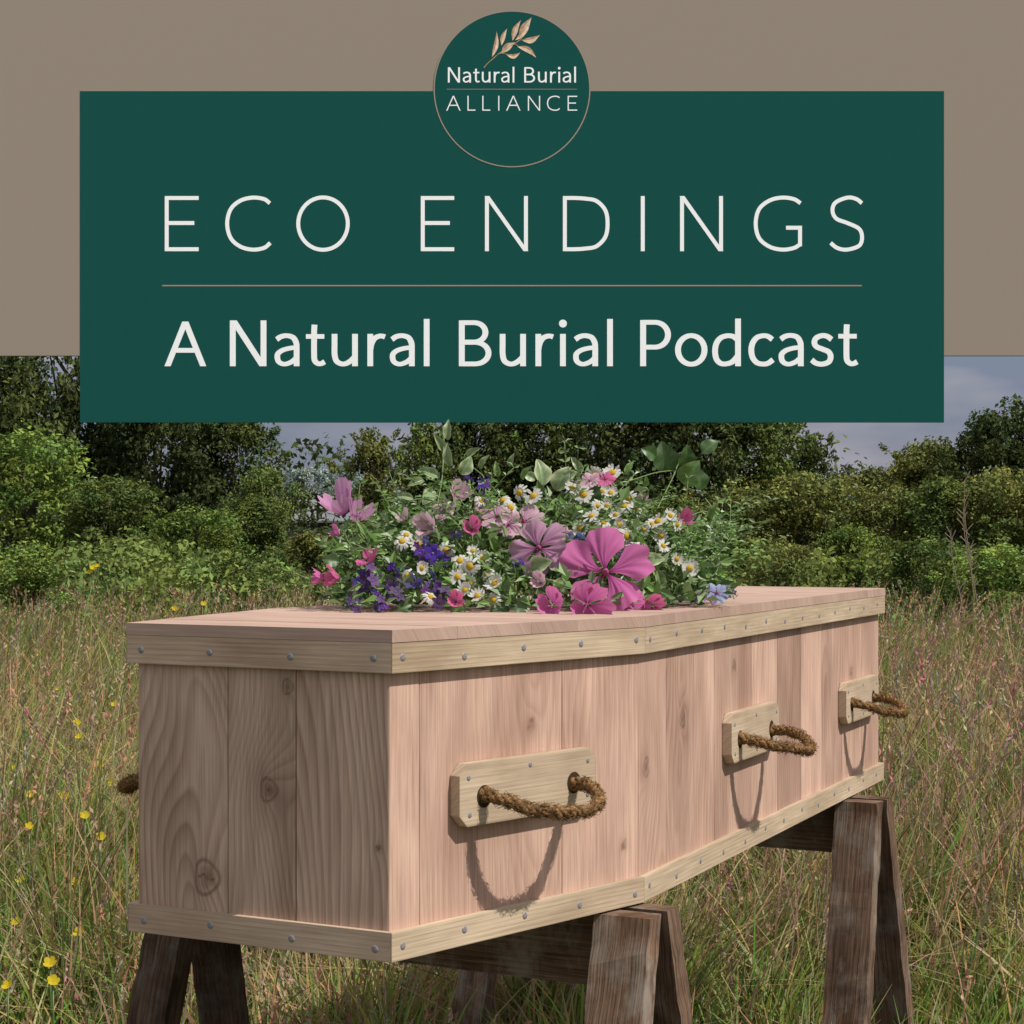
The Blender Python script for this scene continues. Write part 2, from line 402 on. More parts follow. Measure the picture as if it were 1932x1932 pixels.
def handle(A, B, d, z=.781, rot=0, k=0):
    t = unit(B-A); n = np.array([t[1], -t[0]]); p = A+t*d
    o = inst('handle_plate', plate_me, root, (p[0]-off[0]+n[0]*.0005, p[1]-off[1]+n[1]*.0005, z-off[2]), Quaternion((0, 0, 1), math.atan2(n[0], -n[1])))
    rp = inst('rope_loop', ropes[k], o, (0, 0, 0)); rp.scale = (1, 1+rot, 1)
    for x in (-.0865, .0865): inst('rope_hole_shade', hole_me, o, (x, -.0150, -.004))
    for x, zz in ((-.115, .021), (-.113, -.024), (.115, .022), (.114, -.022), (0, .027), (.004, -.028)):
        inst('screw', screw_me, o, (x, -.015, zz))
handle(PB[1], PB[2], .236)
handle(PB[2], PB[3], .503, .783, .04, 1)
handle(PB[2], PB[3], 1.218, .779, -.02)
LL1 = np.linalg.norm(PB[4]-PB[5])
handle(PB[5], PB[0], np.linalg.norm(PB[0]-PB[5])-.181)
handle(PB[4], PB[5], LL1-.506, k=1)
handle(PB[4], PB[5], LL1-1.222)

# ------------------------------------------------------------------ trestles
def trestle(Rend, label, seed, leftdark=1.0, dx=0):
    ln = .74; mid = Rend-rt*ln/2; base = np.array([mid[0], mid[1], 0])
    o = empty('trestle', base, label, 'trestle', 'trestles carrying the coffin')
    r3 = np.array([*rt, 0]); a3 = np.array([*ax, 0]); z3 = np.array([0, 0, 1.0]); top = .598
    def bx(c, l, wv, t, hl, hw_, ht):
        P = []
        for st in (-1, 1):
            for sl, sw in ((-1, -1), (1, -1), (1, 1), (-1, 1)): P.append(c+l*hl*sl+wv*hw_*sw+t*ht*st)
        return P
    acc = Acc(); c = base+z3*(top-.052)
    hexa(acc, bx(c, r3, a3, z3, ln/2-.040, .024, .050), r3, z3, a3, seed=seed, freq=120)
    acc.build('beam', M['trestle'], o, base)
    for se in (-1, 1):
        hwl = .040 if se > 0 else .033
        for sa in (-1, 1):
            acc = Acc()
            tp = base+r3*(se*ln/2+(dx if se < 0 else 0))+a3*sa*.028+z3*top; bt = base+r3*(se*(ln/2+.02)+(dx*1.5 if se < 0 else 0))+a3*sa*(.20 if sa < 0 else .165)-z3*.02
            l = bt-tp; l /= np.linalg.norm(l); sidew = r3; th = np.cross(l, sidew); th /= np.linalg.norm(th)
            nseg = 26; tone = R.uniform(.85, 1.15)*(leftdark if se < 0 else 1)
            q = np.random.RandomState(seed*3+se*5+sa); ring = []
            for i in range(nseg+1):
                s = i/nseg; c = tp+(bt-tp)*s; pts = []
                for sw, stt in ((-1, -1), (1, -1), (1, 1), (-1, 1)):
                    j = q.normal(0, .0007, 2); p = c+sidew*(hwl*sw+j[0])+th*(.019*stt+j[1])
                    if i == 0: p = p+l*((p[2]-top+.001)/(-l[2]))
                    pts.append(p)
                ring.append(pts)
            V = []; W = []; Fc = []; rr = []
            for f in range(4):
                a, b = f, (f+1) % 4; b0 = len(V)
                for pts in ring:
                    for k in (a, b):
                        p = pts[k]; u = p@sidew+.7*(p@th); V.append(p); W.append((u, p@l, seed+se*2+sa)); rr.append(u*110)
                for i in range(nseg): Fc.append((b0+2*i, b0+2*i+1, b0+2*i+3, b0+2*i+2))
            for pts in (ring[0], ring[-1]):
                b0 = len(V)
                for p in pts: u = p@sidew+.7*(p@th); V.append(p); W.append((u, p@th, seed)); rr.append(u*110)
                Fc.append((b0, b0+1, b0+2, b0+3))
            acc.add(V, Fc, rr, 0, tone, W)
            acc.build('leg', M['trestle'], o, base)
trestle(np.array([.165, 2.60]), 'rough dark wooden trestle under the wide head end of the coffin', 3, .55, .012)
trestle(np.array([.66, 3.68]), 'rough dark wooden trestle under the narrow far end of the coffin', 47)

# ------------------------------------------------------------------ bouquet
bx0 = np.array([.03, 2.95, ZT])
bq = empty('bouquet', bx0, 'loose bouquet of pink mallows, white daisies and purple larkspur on the coffin lid', 'flowers')
def bd(px, py):
    b = 2.74+max(0, px-1100)/280*.2
    return b+max(0, 1150-py)/300*.30
def bp(px, py, dd=0):
    d = bd(px, py)+dd; p = pt(px, py, d)
    if p[2] < .991: p[2] = .991
    return p
def mallow(cup, seed, notch=.08, npet=5, span=38, nar=.42, veins=5):
    q = np.random.RandomState(seed); V = []; Fc = []; col = []
    for k in range(npet):
        th = 2*math.pi*k/npet+q.uniform(-.12, .12); rl = q.uniform(.88, 1.06); tw = q.uniform(-.08, .08); ph = q.uniform(0, 6); dp = q.uniform(-.16, .10)
        ns, na = 16, 19; b = len(V)
        for i in range(ns):
            s = (i/(ns-1))
            for j in range(na):
                u = -1+2*j/(na-1)
                wdt = span*(nar+(1-nar)*s**.7)
                ang = math.radians(wdt)*u+.05*math.sin(s*3+ph)
                rim = rl*(1-.34*abs(u)**2.3-notch*math.exp(-(u/.22)**2)+.022*math.sin(u*9+ph)+.016*math.sin(u*21+ph*2))
                r = (.05+.95*s)*rim
                z = cup*r**1.5-.22*max(0, r-.55)**1.5*(1-cup)+tw*u*s+.06*math.sin(u*5+ph)*s*s+.025*math.sin(u*12+s*5+ph)*s-.05*u*u*s+.004*k+dp*s*s*(.3+.7*s)
                V.append((r*math.cos(th+ang), r*math.sin(th+ang), z))
                vein = max(0, math.cos(u*math.pi*veins))**3
                dk = math.exp(-(s/.15)**2)
                m_ = 1-.30*vein*(1-s*.75)+.18*s
                col.append((max(.15, m_*(1-.60*dk)), max(.05, (m_-.30*vein*(1-s*.7)+.45*s)*(1-.88*dk)), max(.1, m_*(1-.65*dk)), 1))
        for i in range(ns-1):
            for j in range(na-1):
                a = b+i*na+j; Fc.append((a, a+1, a+na+1, a+na))
    o = mk('mallow_flower', V, Fc, M['petal'], None, smooth=True, attrs={'col': ('FLOAT_COLOR', col)}); me = o.data; bpy.data.objects.remove(o); return me
mal = [mallow(.12, 1), mallow(.30, 2), mallow(.75, 3), mallow(1.5, 4, .1, 5, 40), mallow(.16, 5, .10, 5, 36, .30)]
def ball(r, sy=1, seg=8, rings=5, jit=0):
    V = []; Fc = []
    for i in range(rings+1):
        a = math.pi*i/rings
        for j in range(seg):
            b = 2*math.pi*j/seg; k = 1+R.uniform(-jit, jit)
            V.append((r*k*math.sin(a)*math.cos(b), r*k*math.sin(a)*math.sin(b), r*sy*k*math.cos(a)))
    for i in range(rings):
        for j in range(seg): Fc.append((i*seg+j, i*seg+(j+1) % seg, (i+1)*seg+(j+1) % seg, (i+1)*seg+j))
    return V, Fc
def tmpl(name, V, Fc, mat, col, smooth=True):
    o = mk(name, V, Fc, mat, None, smooth=smooth, attrs={'col': ('FLOAT_COLOR', [(*col, 1)]*len(V))}); me = o.data; bpy.data.objects.remove(o); return me
stamen = tmpl('flower_centre', *merge([ball(.085, 2.0, 8, 6, .2)]), M['petal'], (.45, .12, .25))
ycen = tmpl('flower_centre', *ball(.36, .55, 10, 6, .08), M['petal'], (.62, .42, .05))
def daisy(seed):
    q = np.random.RandomState(seed); V = []; Fc = []; col = []
    n = q.randint(12, 18); bend = q.uniform(-.5, .35)
    for k in range(n):
        if q.rand() < .06: continue
        th = 2*math.pi*k/n+q.uniform(-.12, .12); L = q.uniform(.78, 1.08); dr = bend+q.uniform(-.2, .2)
        b = len(V); sh_ = q.uniform(.85, 1)
        for (r, wd, z) in ((.25, .06, 0), (.55, .135, .03), (.85, .14, dr*.5), (L, .05, dr)):
            for s in (-1, 1):
                V.append((r*math.cos(th)-s*wd*math.sin(th), r*math.sin(th)+s*wd*math.cos(th), z)); col.append((.70*sh_, .69*sh_, .64*sh_, 1))
        for i in range(3): Fc.append((b+2*i, b+2*i+1, b+2*i+3, b+2*i+2))
    o = mk('daisy', V, Fc, M['petal'], None, attrs={'col': ('FLOAT_COLOR', col)}); me = o.data; bpy.data.objects.remove(o); return me
dai = [daisy(i) for i in range(8)]
def larkspur(seed):
    q = np.random.RandomState(seed); V = []; Fc = []; col = []
    for f in range(8):
        c = q.normal(0, .45, 3); d = Vector(q.normal(0, 1, 3)+np.array([0, 0, .9])).normalized(); Q = d.to_track_quat('Z', 'Y').to_matrix()
        cc = (q.uniform(.7, 1.9), q.uniform(.6, 1.7), q.uniform(.7, 1.3)); r0 = q.uniform(.32, .52)
        for k in range(5):
            th = 2*math.pi*k/5; b = len(V)
            for (r, wd, z) in ((.08, .1, 0), (.5, .34, .12), (.85, .26, .15), (1.05, .05, .1)):
                for s in (-1, 1):
                    p = Q@Vector(((r*math.cos(th)-s*wd*math.sin(th))*r0, (r*math.sin(th)+s*wd*math.cos(th))*r0, z*r0*2))
                    V.append(tuple(np.array(p)+c)); col.append((*cc, 1))
            for i in range(3): Fc.append((b+2*i, b+2*i+1, b+2*i+3, b+2*i+2))
        b0 = len(V); bv, bf = ball(.09*r0*3, 1, 5, 3)
        V += [tuple(np.array(v)*.6+c+np.array(d)*.03) for v in bv]; col += [(2.5, 3.2, 1.6, 1)]*len(bv); Fc += [tuple(i+b0 for i in x) for x in bf]
    o = mk('larkspur_flower', V, Fc, M['petal'], None, attrs={'col': ('FLOAT_COLOR', col)}); me = o.data; bpy.data.objects.remove(o); return me
lark = [larkspur(i) for i in range(4)]
def face(vx, vy, vz): return Vector((vx, vy, vz)).normalized().to_track_quat('Z', 'Y')
def put(name, me, p, q, r, color, centre=None, cscale=1.0, spin=0):
    Q = q@Quaternion((0, 0, 1), spin)
    o = inst(name, me, bq, np.array(p)-bx0, Q, r, color)
    if centre: inst('flower_centre', centre, o, (0, 0, .02), None, cscale, (1, 1, 1))
    return o
MG = (.50, .11, .33); MP = (.46, .20, .37); PK = (.52, .27, .41); HOT = (.52, .10, .27)
px2m = lambda r, px, py: r/F*bd(px, py)
stems = []
def stem_to(p, r=.0013):
    p = np.array(p); base = np.array([p[0]*.75+.03*.25+R.uniform(-.02, .02), p[1]*.6+2.95*.4, .995])
    mid = (p+base)/2+np.array([0, 0, .015]); t = np.linspace(0, 1, 6)[:, None]
    stems.append(tube((1-t)**2*base+2*t*(1-t)*mid+t*t*p, r, 4))
for (px, py, r, fc, me, col, sp, dd) in [
    (1142, 1080, 92, (-.05, -1, .28), 4, MG, .35, -.02), (1017, 1034, 64, (-.3, -1, .3), 0, MP, .8, 0), (988, 985, 50, (-.2, -.8, .9), 1, PK, .2, .02),
    (648, 972, 40, (-.35, -.55, .9), 3, (.50, .20, .42), .5, 0), (668, 985, 28, (.3, -.3, .5), 3, (.50, .20, .42), 1.2, .02), (700, 1062, 29, (-.5, -.4, .8), 2, HOT, 0, -.01), (1042, 1142, 30, (-.2, -1, .2), 3, MG, .2, -.02),
    (1108, 1140, 44, (.1, -1, .0), 3, MG, .9, -.03), (1190, 1138, 38, (.3, -1, .7), 1, MG, 1.9, .02), (1225, 1150, 24, (.3, -1, .0), 3, HOT, .3, .02), (1142, 905, 24, (0, -.7, .8), 1, HOT, 0, 0),
    (1112, 908, 26, (-.3, -.7, .8), 1, PK, 1, 0), (840, 962, 26, (-.3, -.8, .5), 1, PK, .5, 0), (862, 946, 24, (.3, -.6, .8), 3, PK, .5, 0), (816, 1002, 26, (-.5, -.8, .4), 3, PK, 1.5, 0),
    (640, 1092, 22, (-.8, -.6, .2), 3, HOT, .4, 0), (612, 1090, 18, (-1, -.4, .1), 3, MG, .4, 0), (937, 975, 34, (-.2, -.8, .7), 1, PK, .3, 0), (1285, 986, 18, (.4, -.8, .5), 3, HOT, .1, 0),
    (890, 998, 20, (0, -1, .3), 3, HOT, .1, 0), (960, 990, 30, (-.1, -1, .4), 1, PK, .9, .01), (1210, 950, 15, (.2, -1, .4), 3, PK, .9, .04), (1352, 1120, 28, (.1, -.8, .8), 1, (.30, .26, .50), .9, 0),
    (860, 1136, 18, (0, -1, .3), 3, HOT, .7, -.01), (1020, 1100, 18, (-.3, -1, .3), 3, PK, .7, 0), (1062, 1010, 24, (.2, -1, .5), 1, PK, .2, .01), (765, 985, 16, (-.4, -.6, .8), 3, PK, .2, .01), (905, 970, 18, (.3, -.6, .9), 3, PK, .8, .01), (640, 1010, 14, (-.8, -.6, .6), 3, MG, .8, .01)]:
    p = bp(px, py, dd); put('mallow_flower', mal[me], p, face(*fc), px2m(r, px, py), col, stamen if me != 3 else None, .9, sp); stem_to(p+np.array([0, .01, -.005]))
DS = [(1150,930),(1130,955),(1160,972),(1190,940),(1197,962),(1172,988),(1112,972),(1140,922),(1122,900),(1104,932),(1245,985),(1276,992),(1213,1003),(1242,1010),(1262,972),(1200,1028),(1180,1012),
      (862,1085),(886,1070),(890,1100),(912,1058),(936,1105),(905,1126),(932,1132),(865,1060),(845,1040),(795,1030),(800,1070),(755,1020),(768,1012),(786,985),(895,1040),(960,955),(902,942),(945,940),(1005,938),
      (976,928),(815,1128),(770,1082),(1300,1070),(1282,1050),(1150,950),(1178,955),(1228,990),(1135,985),(1090,1000),(1255,1030),(918,1085),(875,1118),(1160,895),(1080,918)]
for i, (px, py) in enumerate(DS):
    px += R.uniform(-5, 5); py += R.uniform(-5, 5)
    r = R.uniform(13.5, 20); p = bp(px, py, R.uniform(-.02, .015))
    put('daisy', dai[R.randint(8)], p, face(R.uniform(-.9, .9), -1, R.uniform(-.1, 1.2)), px2m(r, px, py), (1, 1, 1), ycen, 1, R.uniform(0, 6)); stem_to(p+np.array([0, .005, -.003]), .0008)
BL = (.09, .065, .24); BB = (.06, .10, .25)
for i, (px, py, r, c_) in enumerate([(682,1108,32,BL),(735,1122,32,BL),(822,1060,36,BL),(800,1098,30,BL),(690,1086,24,BL),(830,1122,28,BL),(905,930,20,BL),(915,905,14,BL),(1078,1032,28,BB),(668,1142,20,BL),
      (745,1080,22,BL),(860,1018,14,BL),(710,1140,20,BL),(1332,1126,20,(.2,.16,.38)),(885,905,10,BL),(800,1040,20,BL),(1072,1060,18,BB),(1378,1116,14,(.26,.24,.45)),(975,1060,14,BL),(1170,1040,12,BL)]):
    p = bp(px, py); put('larkspur_flower', lark[i % 4], p, face(R.uniform(-.5, .5), -1, .5), px2m(r, px, py), c_, None, 1, R.uniform(0, 6)); stem_to(p)
def leafmesh(seed, asp=.36, edge=.0):
    V = []; Fc = []; col = []; ns, na = 12, 9
    for i in range(ns):
        s = i/(ns-1)
        for j in range(na):
            u = -1+2*j/(na-1); wd = asp*math.sin(math.pi*min(1, s*.97+.015)**.75)**.9
            V.append((u*wd, s, .16*abs(u)*wd/asp-.35*(s-.4)**2+.03*math.sin(s*14+seed)*u))
            e = edge*(abs(u)**3); v = .82+.35*(abs(u) < .1)+.14*math.sin(s*34-abs(u)*9)
            col.append((v+e*2.2, v+e*1.5, v+e*2.4, 1))
    for i in range(ns-1):
        for j in range(na-1): a = i*na+j; Fc.append((a, a+1, a+na+1, a+na))
    o = mk('leaf', V, Fc, M['leaf'], None, smooth=True, attrs={'col': ('FLOAT_COLOR', col)}); me = o.data; bpy.data.objects.remove(o); return me
lf = [leafmesh(1, .36, .9), leafmesh(2, .42, 0), leafmesh(3, .22, .4)]
GL = (.19, .27, .115); GD = (.065, .13, .035); GB = (.14, .25, .06)
def putleaf(px, py, Lpx, ang, k, colr, tilt=.3, dd=0, roll=0):
    p = bp(px, py, dd); a = math.radians(ang)
    y = Vector((math.cos(a), -tilt, math.sin(a))).normalized(); z = Vector((roll, -1, .35)).normalized()
    x = y.cross(z).normalized(); z = x.cross(y)
    Q = Matrix((x, y, z)).transposed().to_quaternion()
    inst('leaf', lf[k], bq, p-bx0, Q, px2m(Lpx*.9, px, py), colr)
for a in [(1025,915,58,100,0,GL),(1048,925,58,62,0,GL),(1062,905,36,30,0,GL),(1010,905,30,150,0,GL),(1115,950,46,80,1,GD),(1262,890,66,105,1,GD),(1290,915,62,60,1,GB),(1322,925,50,100,1,GD),(1290,880,48,80,1,GD),
          (1238,862,40,150,1,GD),(1325,855,44,40,1,GD),(1190,1075,58,30,0,GL),(1000,1072,55,20,0,GL),(1030,1060,40,-30,1,GB),(960,1140,45,200,1,GD),(1000,1150,45,170,1,GD),(1240,1075,60,-80,2,GL),(1250,1120,45,-100,1,GD),
          (830,900,52,160,2,GL),(850,880,50,100,2,GL),(870,895,44,60,0,GL),(800,905,40,200,2,GL),(838,850,44,120,2,GL),(820,925,42,230,0,GL),(845,830,44,90,2,GL),(880,860,38,30,2,GL),(905,885,36,60,2,GL),
          (780,940,36,170,2,GL),(760,975,36,150,2,GB),(730,1010,36,170,2,GB),(660,1030,40,190,2,GB),(690,1010,36,120,2,GB),(640,1060,36,170,1,GD),(1340,980,40,70,2,GB),(1330,1040,45,60,2,GL),(1350,1060,36,20,2,GB),
          (1310,1100,36,-30,1,GB),(1090,1080,40,200,1,GD),(960,1090,42,240,1,GB),(780,1140,40,200,1,GD),(720,1100,36,120,1,GB),(1150,1010,40,80,1,GD),(1300,1000,40,30,2,GB),(940,1040,40,120,2,GB),(1100,890,40,130,2,GL),(985,905,36,60,2,GB),
          (700,970,30,60,2,GB),(735,960,34,110,2,GB),(1215,920,30,80,2,GB),(1180,895,34,60,2,GB),(940,900,34,100,2,GB),(960,880,30,70,2,GL),(1060,1090,40,250,0,GL),(880,1150,34,190,1,GB),(740,1050,34,60,2,GL),(1215,1060,44,10,0,GL)]:
    putleaf(*a, tilt=R.uniform(-.2, .7), dd=R.uniform(0, .04), roll=R.uniform(-.6, .6))
def env(px): return 928+ .00040*(px-1020)**2 + 25*math.sin(px*.021)+12*math.sin(px*.067)
V = []; Fc = []; col = []
def small_leaf(p, L, W, y, c_):
    z = R.normal(0, .6, 3)+np.array([.5, -.5, .8]); x = np.cross(y, z); x /= np.linalg.norm(x); n = np.cross(x, y)
    b = len(V)
    V.extend([p, p+y*L*.5+x*W+n*L*.1, p+y*L-n*L*.15, p+y*L*.5-x*W+n*L*.1])
    col.extend([(*c_, 1)]*4); Fc.append((b, b+1, b+2)); Fc.append((b, b+2, b+3))
for k in range(3300):
    px = R.uniform(635, 1365); top = env(px); py = top+(1150-top)*R.uniform(0, 1)**.8
    d = bd(px, py)+R.uniform(.0, .20); p = pt(px, py, d)
    if p[2] < .99: p[2] = .99+R.uniform(0, .02)
    L = R.uniform(.009, .032)
    y = R.normal(0, 1, 3); y[2] = abs(y[2])*.8; y[1] *= .7; y /= np.linalg.norm(y)
    small_leaf(p, L, L*R.uniform(.14, .32), y, np.array(GD if R.rand() < .3 else (GB if R.rand() < .6 else GL))*R.uniform(.6, 1.35))
for k in range(150):
    px = R.uniform(630, 1380); top = env(px); b0 = bp(px, top+R.uniform(10, 120), R.uniform(0, .12))
    dr = np.array([(px-1010)/400+R.normal(0, .6), R.normal(-.1, .3), R.uniform(-.1, .9)]); dr /= np.linalg.norm(dr)
    L = R.uniform(.03, .085); cur = R.normal(0, .02, 3); t = np.linspace(0, 1, 7)[:, None]
    P = b0+dr*L*t+cur*t*t; stems.append(tube(P, .0006, 3))
    c_ = np.array(GB if R.rand() < .6 else GL)*R.uniform(.8, 1.3)
    for j in range(2, 7):
        for s in (-1, 1):
            y = dr*.6+np.array([s*.8, R.normal(0, .3), R.normal(0, .2)]); y /= np.linalg.norm(y)
            small_leaf(P[j], R.uniform(.006, .016), .0028, y, c_)
o = mk('foliage', V, Fc, M['leaf'], bq, bx0, attrs={'col': ('FLOAT_COLOR', col)}); o['kind'] = 'stuff'
for (pts) in [[(1290,1060),(1335,1010),(1350,965),(1330,940)],[(1290,1080),(1345,1050),(1352,1020),(1335,1030)],[(1300,1100),(1350,1085),(1362,1050)],[(1240,960),(1270,900),(1285,860)],[(820,980),(835,900),(838,815)],
              [(860,960),(800,940),(770,945)],[(1150,920),(1240,890),(1320,885)],[(700,1040),(650,1040),(625,1060)],[(1000,960),(1025,920),(1040,880)],[(760,1060),(720,1020),(690,1000)],[(1300,1100),(1370,1090),(1385,1130)],
              [(900,940),(915,900),(890,880)],[(1250,1000),(1330,960),(1352,985),(1330,1000)],[(650,1000),(655,1020),(700,1080)]]:
    P = np.array([bp(a, b, .02) for a, b in pts]); t = np.linspace(0, len(P)-1, 16); Q = np.stack([np.interp(t, range(len(P)), P[:, i]) for i in range(3)], -1)
    for _ in range(2): Q[1:-1] = (Q[:-2]+2*Q[1:-1]+Q[2:])/4
    stems.append(tube(Q, .0010, 5))
Vs, Fs = merge(stems)
o = mk('stems', Vs, Fs, M['leaf'], bq, bx0, smooth=True, attrs={'col': ('FLOAT_COLOR', [(.17, .25, .08, 1)]*len(Vs))}); o['kind'] = 'stuff'

# ------------------------------------------------------------------ billboard
D = 20.0
bb = empty('overlay', (0, D, 0), 'huge tan billboard with a dark green podcast title panel from a printed cover design, set up before the trees', 'overlay')  # printed cover overlay rebuilt as an invented freestanding board
bo = np.array([0, D, 0])
def b2(px, py, y): return ((px-966)/F*D, y, EYE-(py-1003)/F*D)
def boxpx(name, x0, y0, x1, y1, yf, yb, mat, parent):
    V = [b2(x0, y1, yf), b2(x1, y1, yf), b2(x1, y0, yf), b2(x0, y0, yf), b2(x0, y1, yb), b2(x1, y1, yb), b2(x1, y0, yb), b2(x0, y0, yb)]
    return mk(name, V, [(0, 1, 2, 3), (5, 4, 7, 6), (4, 0, 3, 7), (1, 5, 6, 2), (3, 2, 6, 7), (4, 5, 1, 0)], mat, parent, bo)
boxpx('backing_board', -120, -45, 2052, 671, D, D+.08, M['tan'], bb)
gp = boxpx('title_panel', 151, 172, 1781, 797, D-.003, D+.04, M['green'], bb)
for x in (-6.0, 6.0):  # invented supports for the board, outside the view
    V = []
    for z in (0, 6.75):
        V += [(x-.1, D-.02, z), (x+.1, D-.02, z), (x+.1, D+.18, z), (x-.1, D+.18, z)]
    mk('post', V, [(0, 1, 5, 4), (1, 2, 6, 5), (2, 3, 7, 6), (3, 0, 4, 7), (4, 5, 6, 7), (3, 2, 1, 0)], M['post'], bb, bo)
def disc(name, cx, cy, r0, r1, yf, mat, parent, seg=96):
    V = []; Fc = []
    for j in range(seg):
        a = 2*math.pi*j/seg
        V.append(b2(cx+r1*math.cos(a), cy-r1*math.sin(a), yf))
    if r0 <= 0: Fc = [tuple(range(seg))]
    else:
        for j in range(seg):
            a = 2*math.pi*j/seg; V.append(b2(cx+r0*math.cos(a), cy-r0*math.sin(a), yf))
        Fc = [(j, (j+1) % seg, seg+(j+1) % seg, seg+j) for j in range(seg)]
    return mk(name, V, Fc, mat, parent, bo)
bdg = disc('round_badge', 966, 168, 0, 147, D-.0045, M['green'], bb)
disc('badge_ring', 966, 168, 145.8, 148.0, D-.0055, M['tanline'], bdg)
YT = D-.0042; YB = D-.0057
class Txt:
    def __init__(s, yf): s.V = []; s.F = []; s.y = yf; s.k = 0
    def lay(s):
        y = s.y-.00015*s.k; s.k += 1; return y
    def ribbon(s, pts, w, closed=False):
        P = np.array(pts, float); n = len(P)
        if closed: T = np.roll(P, -1, 0)-np.roll(P, 1, 0)
        else:
            T = np.zeros_like(P); T[0] = P[1]-P[0]; T[-1] = P[-1]-P[-2]
            if n > 2:
                a = P[1:-1]-P[:-2]; b = P[2:]-P[1:-1]
                T[1:-1] = a/(np.linalg.norm(a, axis=1)[:, None]+1e-9)+b/(np.linalg.norm(b, axis=1)[:, None]+1e-9)
        T /= np.linalg.norm(T, axis=1)[:, None]+1e-9; Nn = np.stack([-T[:, 1], T[:, 0]], -1)
        b = len(s.V); y = s.lay(); ww = w if hasattr(w, '__len__') else [w]*n
        for i in range(n):
            s.V.append(b2(*(P[i]+Nn[i]*ww[i]/2), y)); s.V.append(b2(*(P[i]-Nn[i]*ww[i]/2), y))
        for i in range(n-1 if not closed else n):
            j = (i+1) % n; s.F.append((b+2*i, b+2*i+1, b+2*j+1, b+2*j))
    def slant(s, x0, y0, x1, y1, w):
        dx, dy = x1-x0, y1-y0; L = math.hypot(dx, dy); hx = w*L/abs(dy)/2
        b = len(s.V); y = s.lay()
        s.V += [b2(x0-hx, y0, y), b2(x0+hx, y0, y), b2(x1+hx, y1, y), b2(x1-hx, y1, y)]; s.F.append((b, b+1, b+2, b+3))
    def smooth(s, pts, w):
        P = [np.array(p, float) for p in pts]; P = [2*P[0]-P[1]]+P+[2*P[-1]-P[-2]]; out = []
        for i in range(1, len(P)-2):
            for t in np.linspace(0, 1, 8, endpoint=False):
                p0, p1, p2, p3 = P[i-1:i+3]
                out.append(.5*(2*p1+(p2-p0)*t+(2*p0-5*p1+4*p2-p3)*t*t+(3*p1-p0-3*p2+p3)*t**3))
        out.append(P[-2]); s.ribbon(out, w)
    def mod(s, P, wv, wh, closed=False):
        """humanist stress: horizontal strokes thinner than vertical ones"""
        P = np.array(P, float); T = np.gradient(P, axis=0) if not closed else np.roll(P, -1, 0)-np.roll(P, 1, 0)
        T /= np.linalg.norm(T, axis=1)[:, None]+1e-9
        s.ribbon(P, [wh+(wv-wh)*abs(t[1])**1.3 for t in T], closed)
    def msmooth(s, pts, wv, wh):
        P = [np.array(p, float) for p in pts]; P = [2*P[0]-P[1]]+P+[2*P[-1]-P[-2]]; out = []
        for i in range(1, len(P)-2):
            for t in np.linspace(0, 1, 8, endpoint=False):
                p0, p1, p2, p3 = P[i-1:i+3]
                out.append(.5*(2*p1+(p2-p0)*t+(2*p0-5*p1+4*p2-p3)*t*t+(3*p1-p0-3*p2+p3)*t**3))
        out.append(P[-2]); s.mod(out, wv, wh)
    def arc(s, cx, cy, rx, ry, a0, a1, w, n=36):
        s.ribbon([(cx+rx*math.cos(math.radians(a)), cy-ry*math.sin(math.radians(a))) for a in np.linspace(a0, a1, n)], w, False)
    def oval(s, cx, cy, rx, ry, w, n=48, wh=None):
        s.mod([(cx+rx*math.cos(2*math.pi*k/n), cy-ry*math.sin(2*math.pi*k/n)) for k in range(n)], w, wh or w, True)
    def dot(s, cx, cy, r):
        b = len(s.V); y = s.lay()
        s.V += [b2(cx+r*math.cos(a), cy-r*math.sin(a), y) for a in np.linspace(0, 2*math.pi, 20, endpoint=False)]; s.F.append(tuple(range(b, b+20)))
    def build(s, name, mat, parent): return mk(name, s.V, s.F, mat, parent, bo)
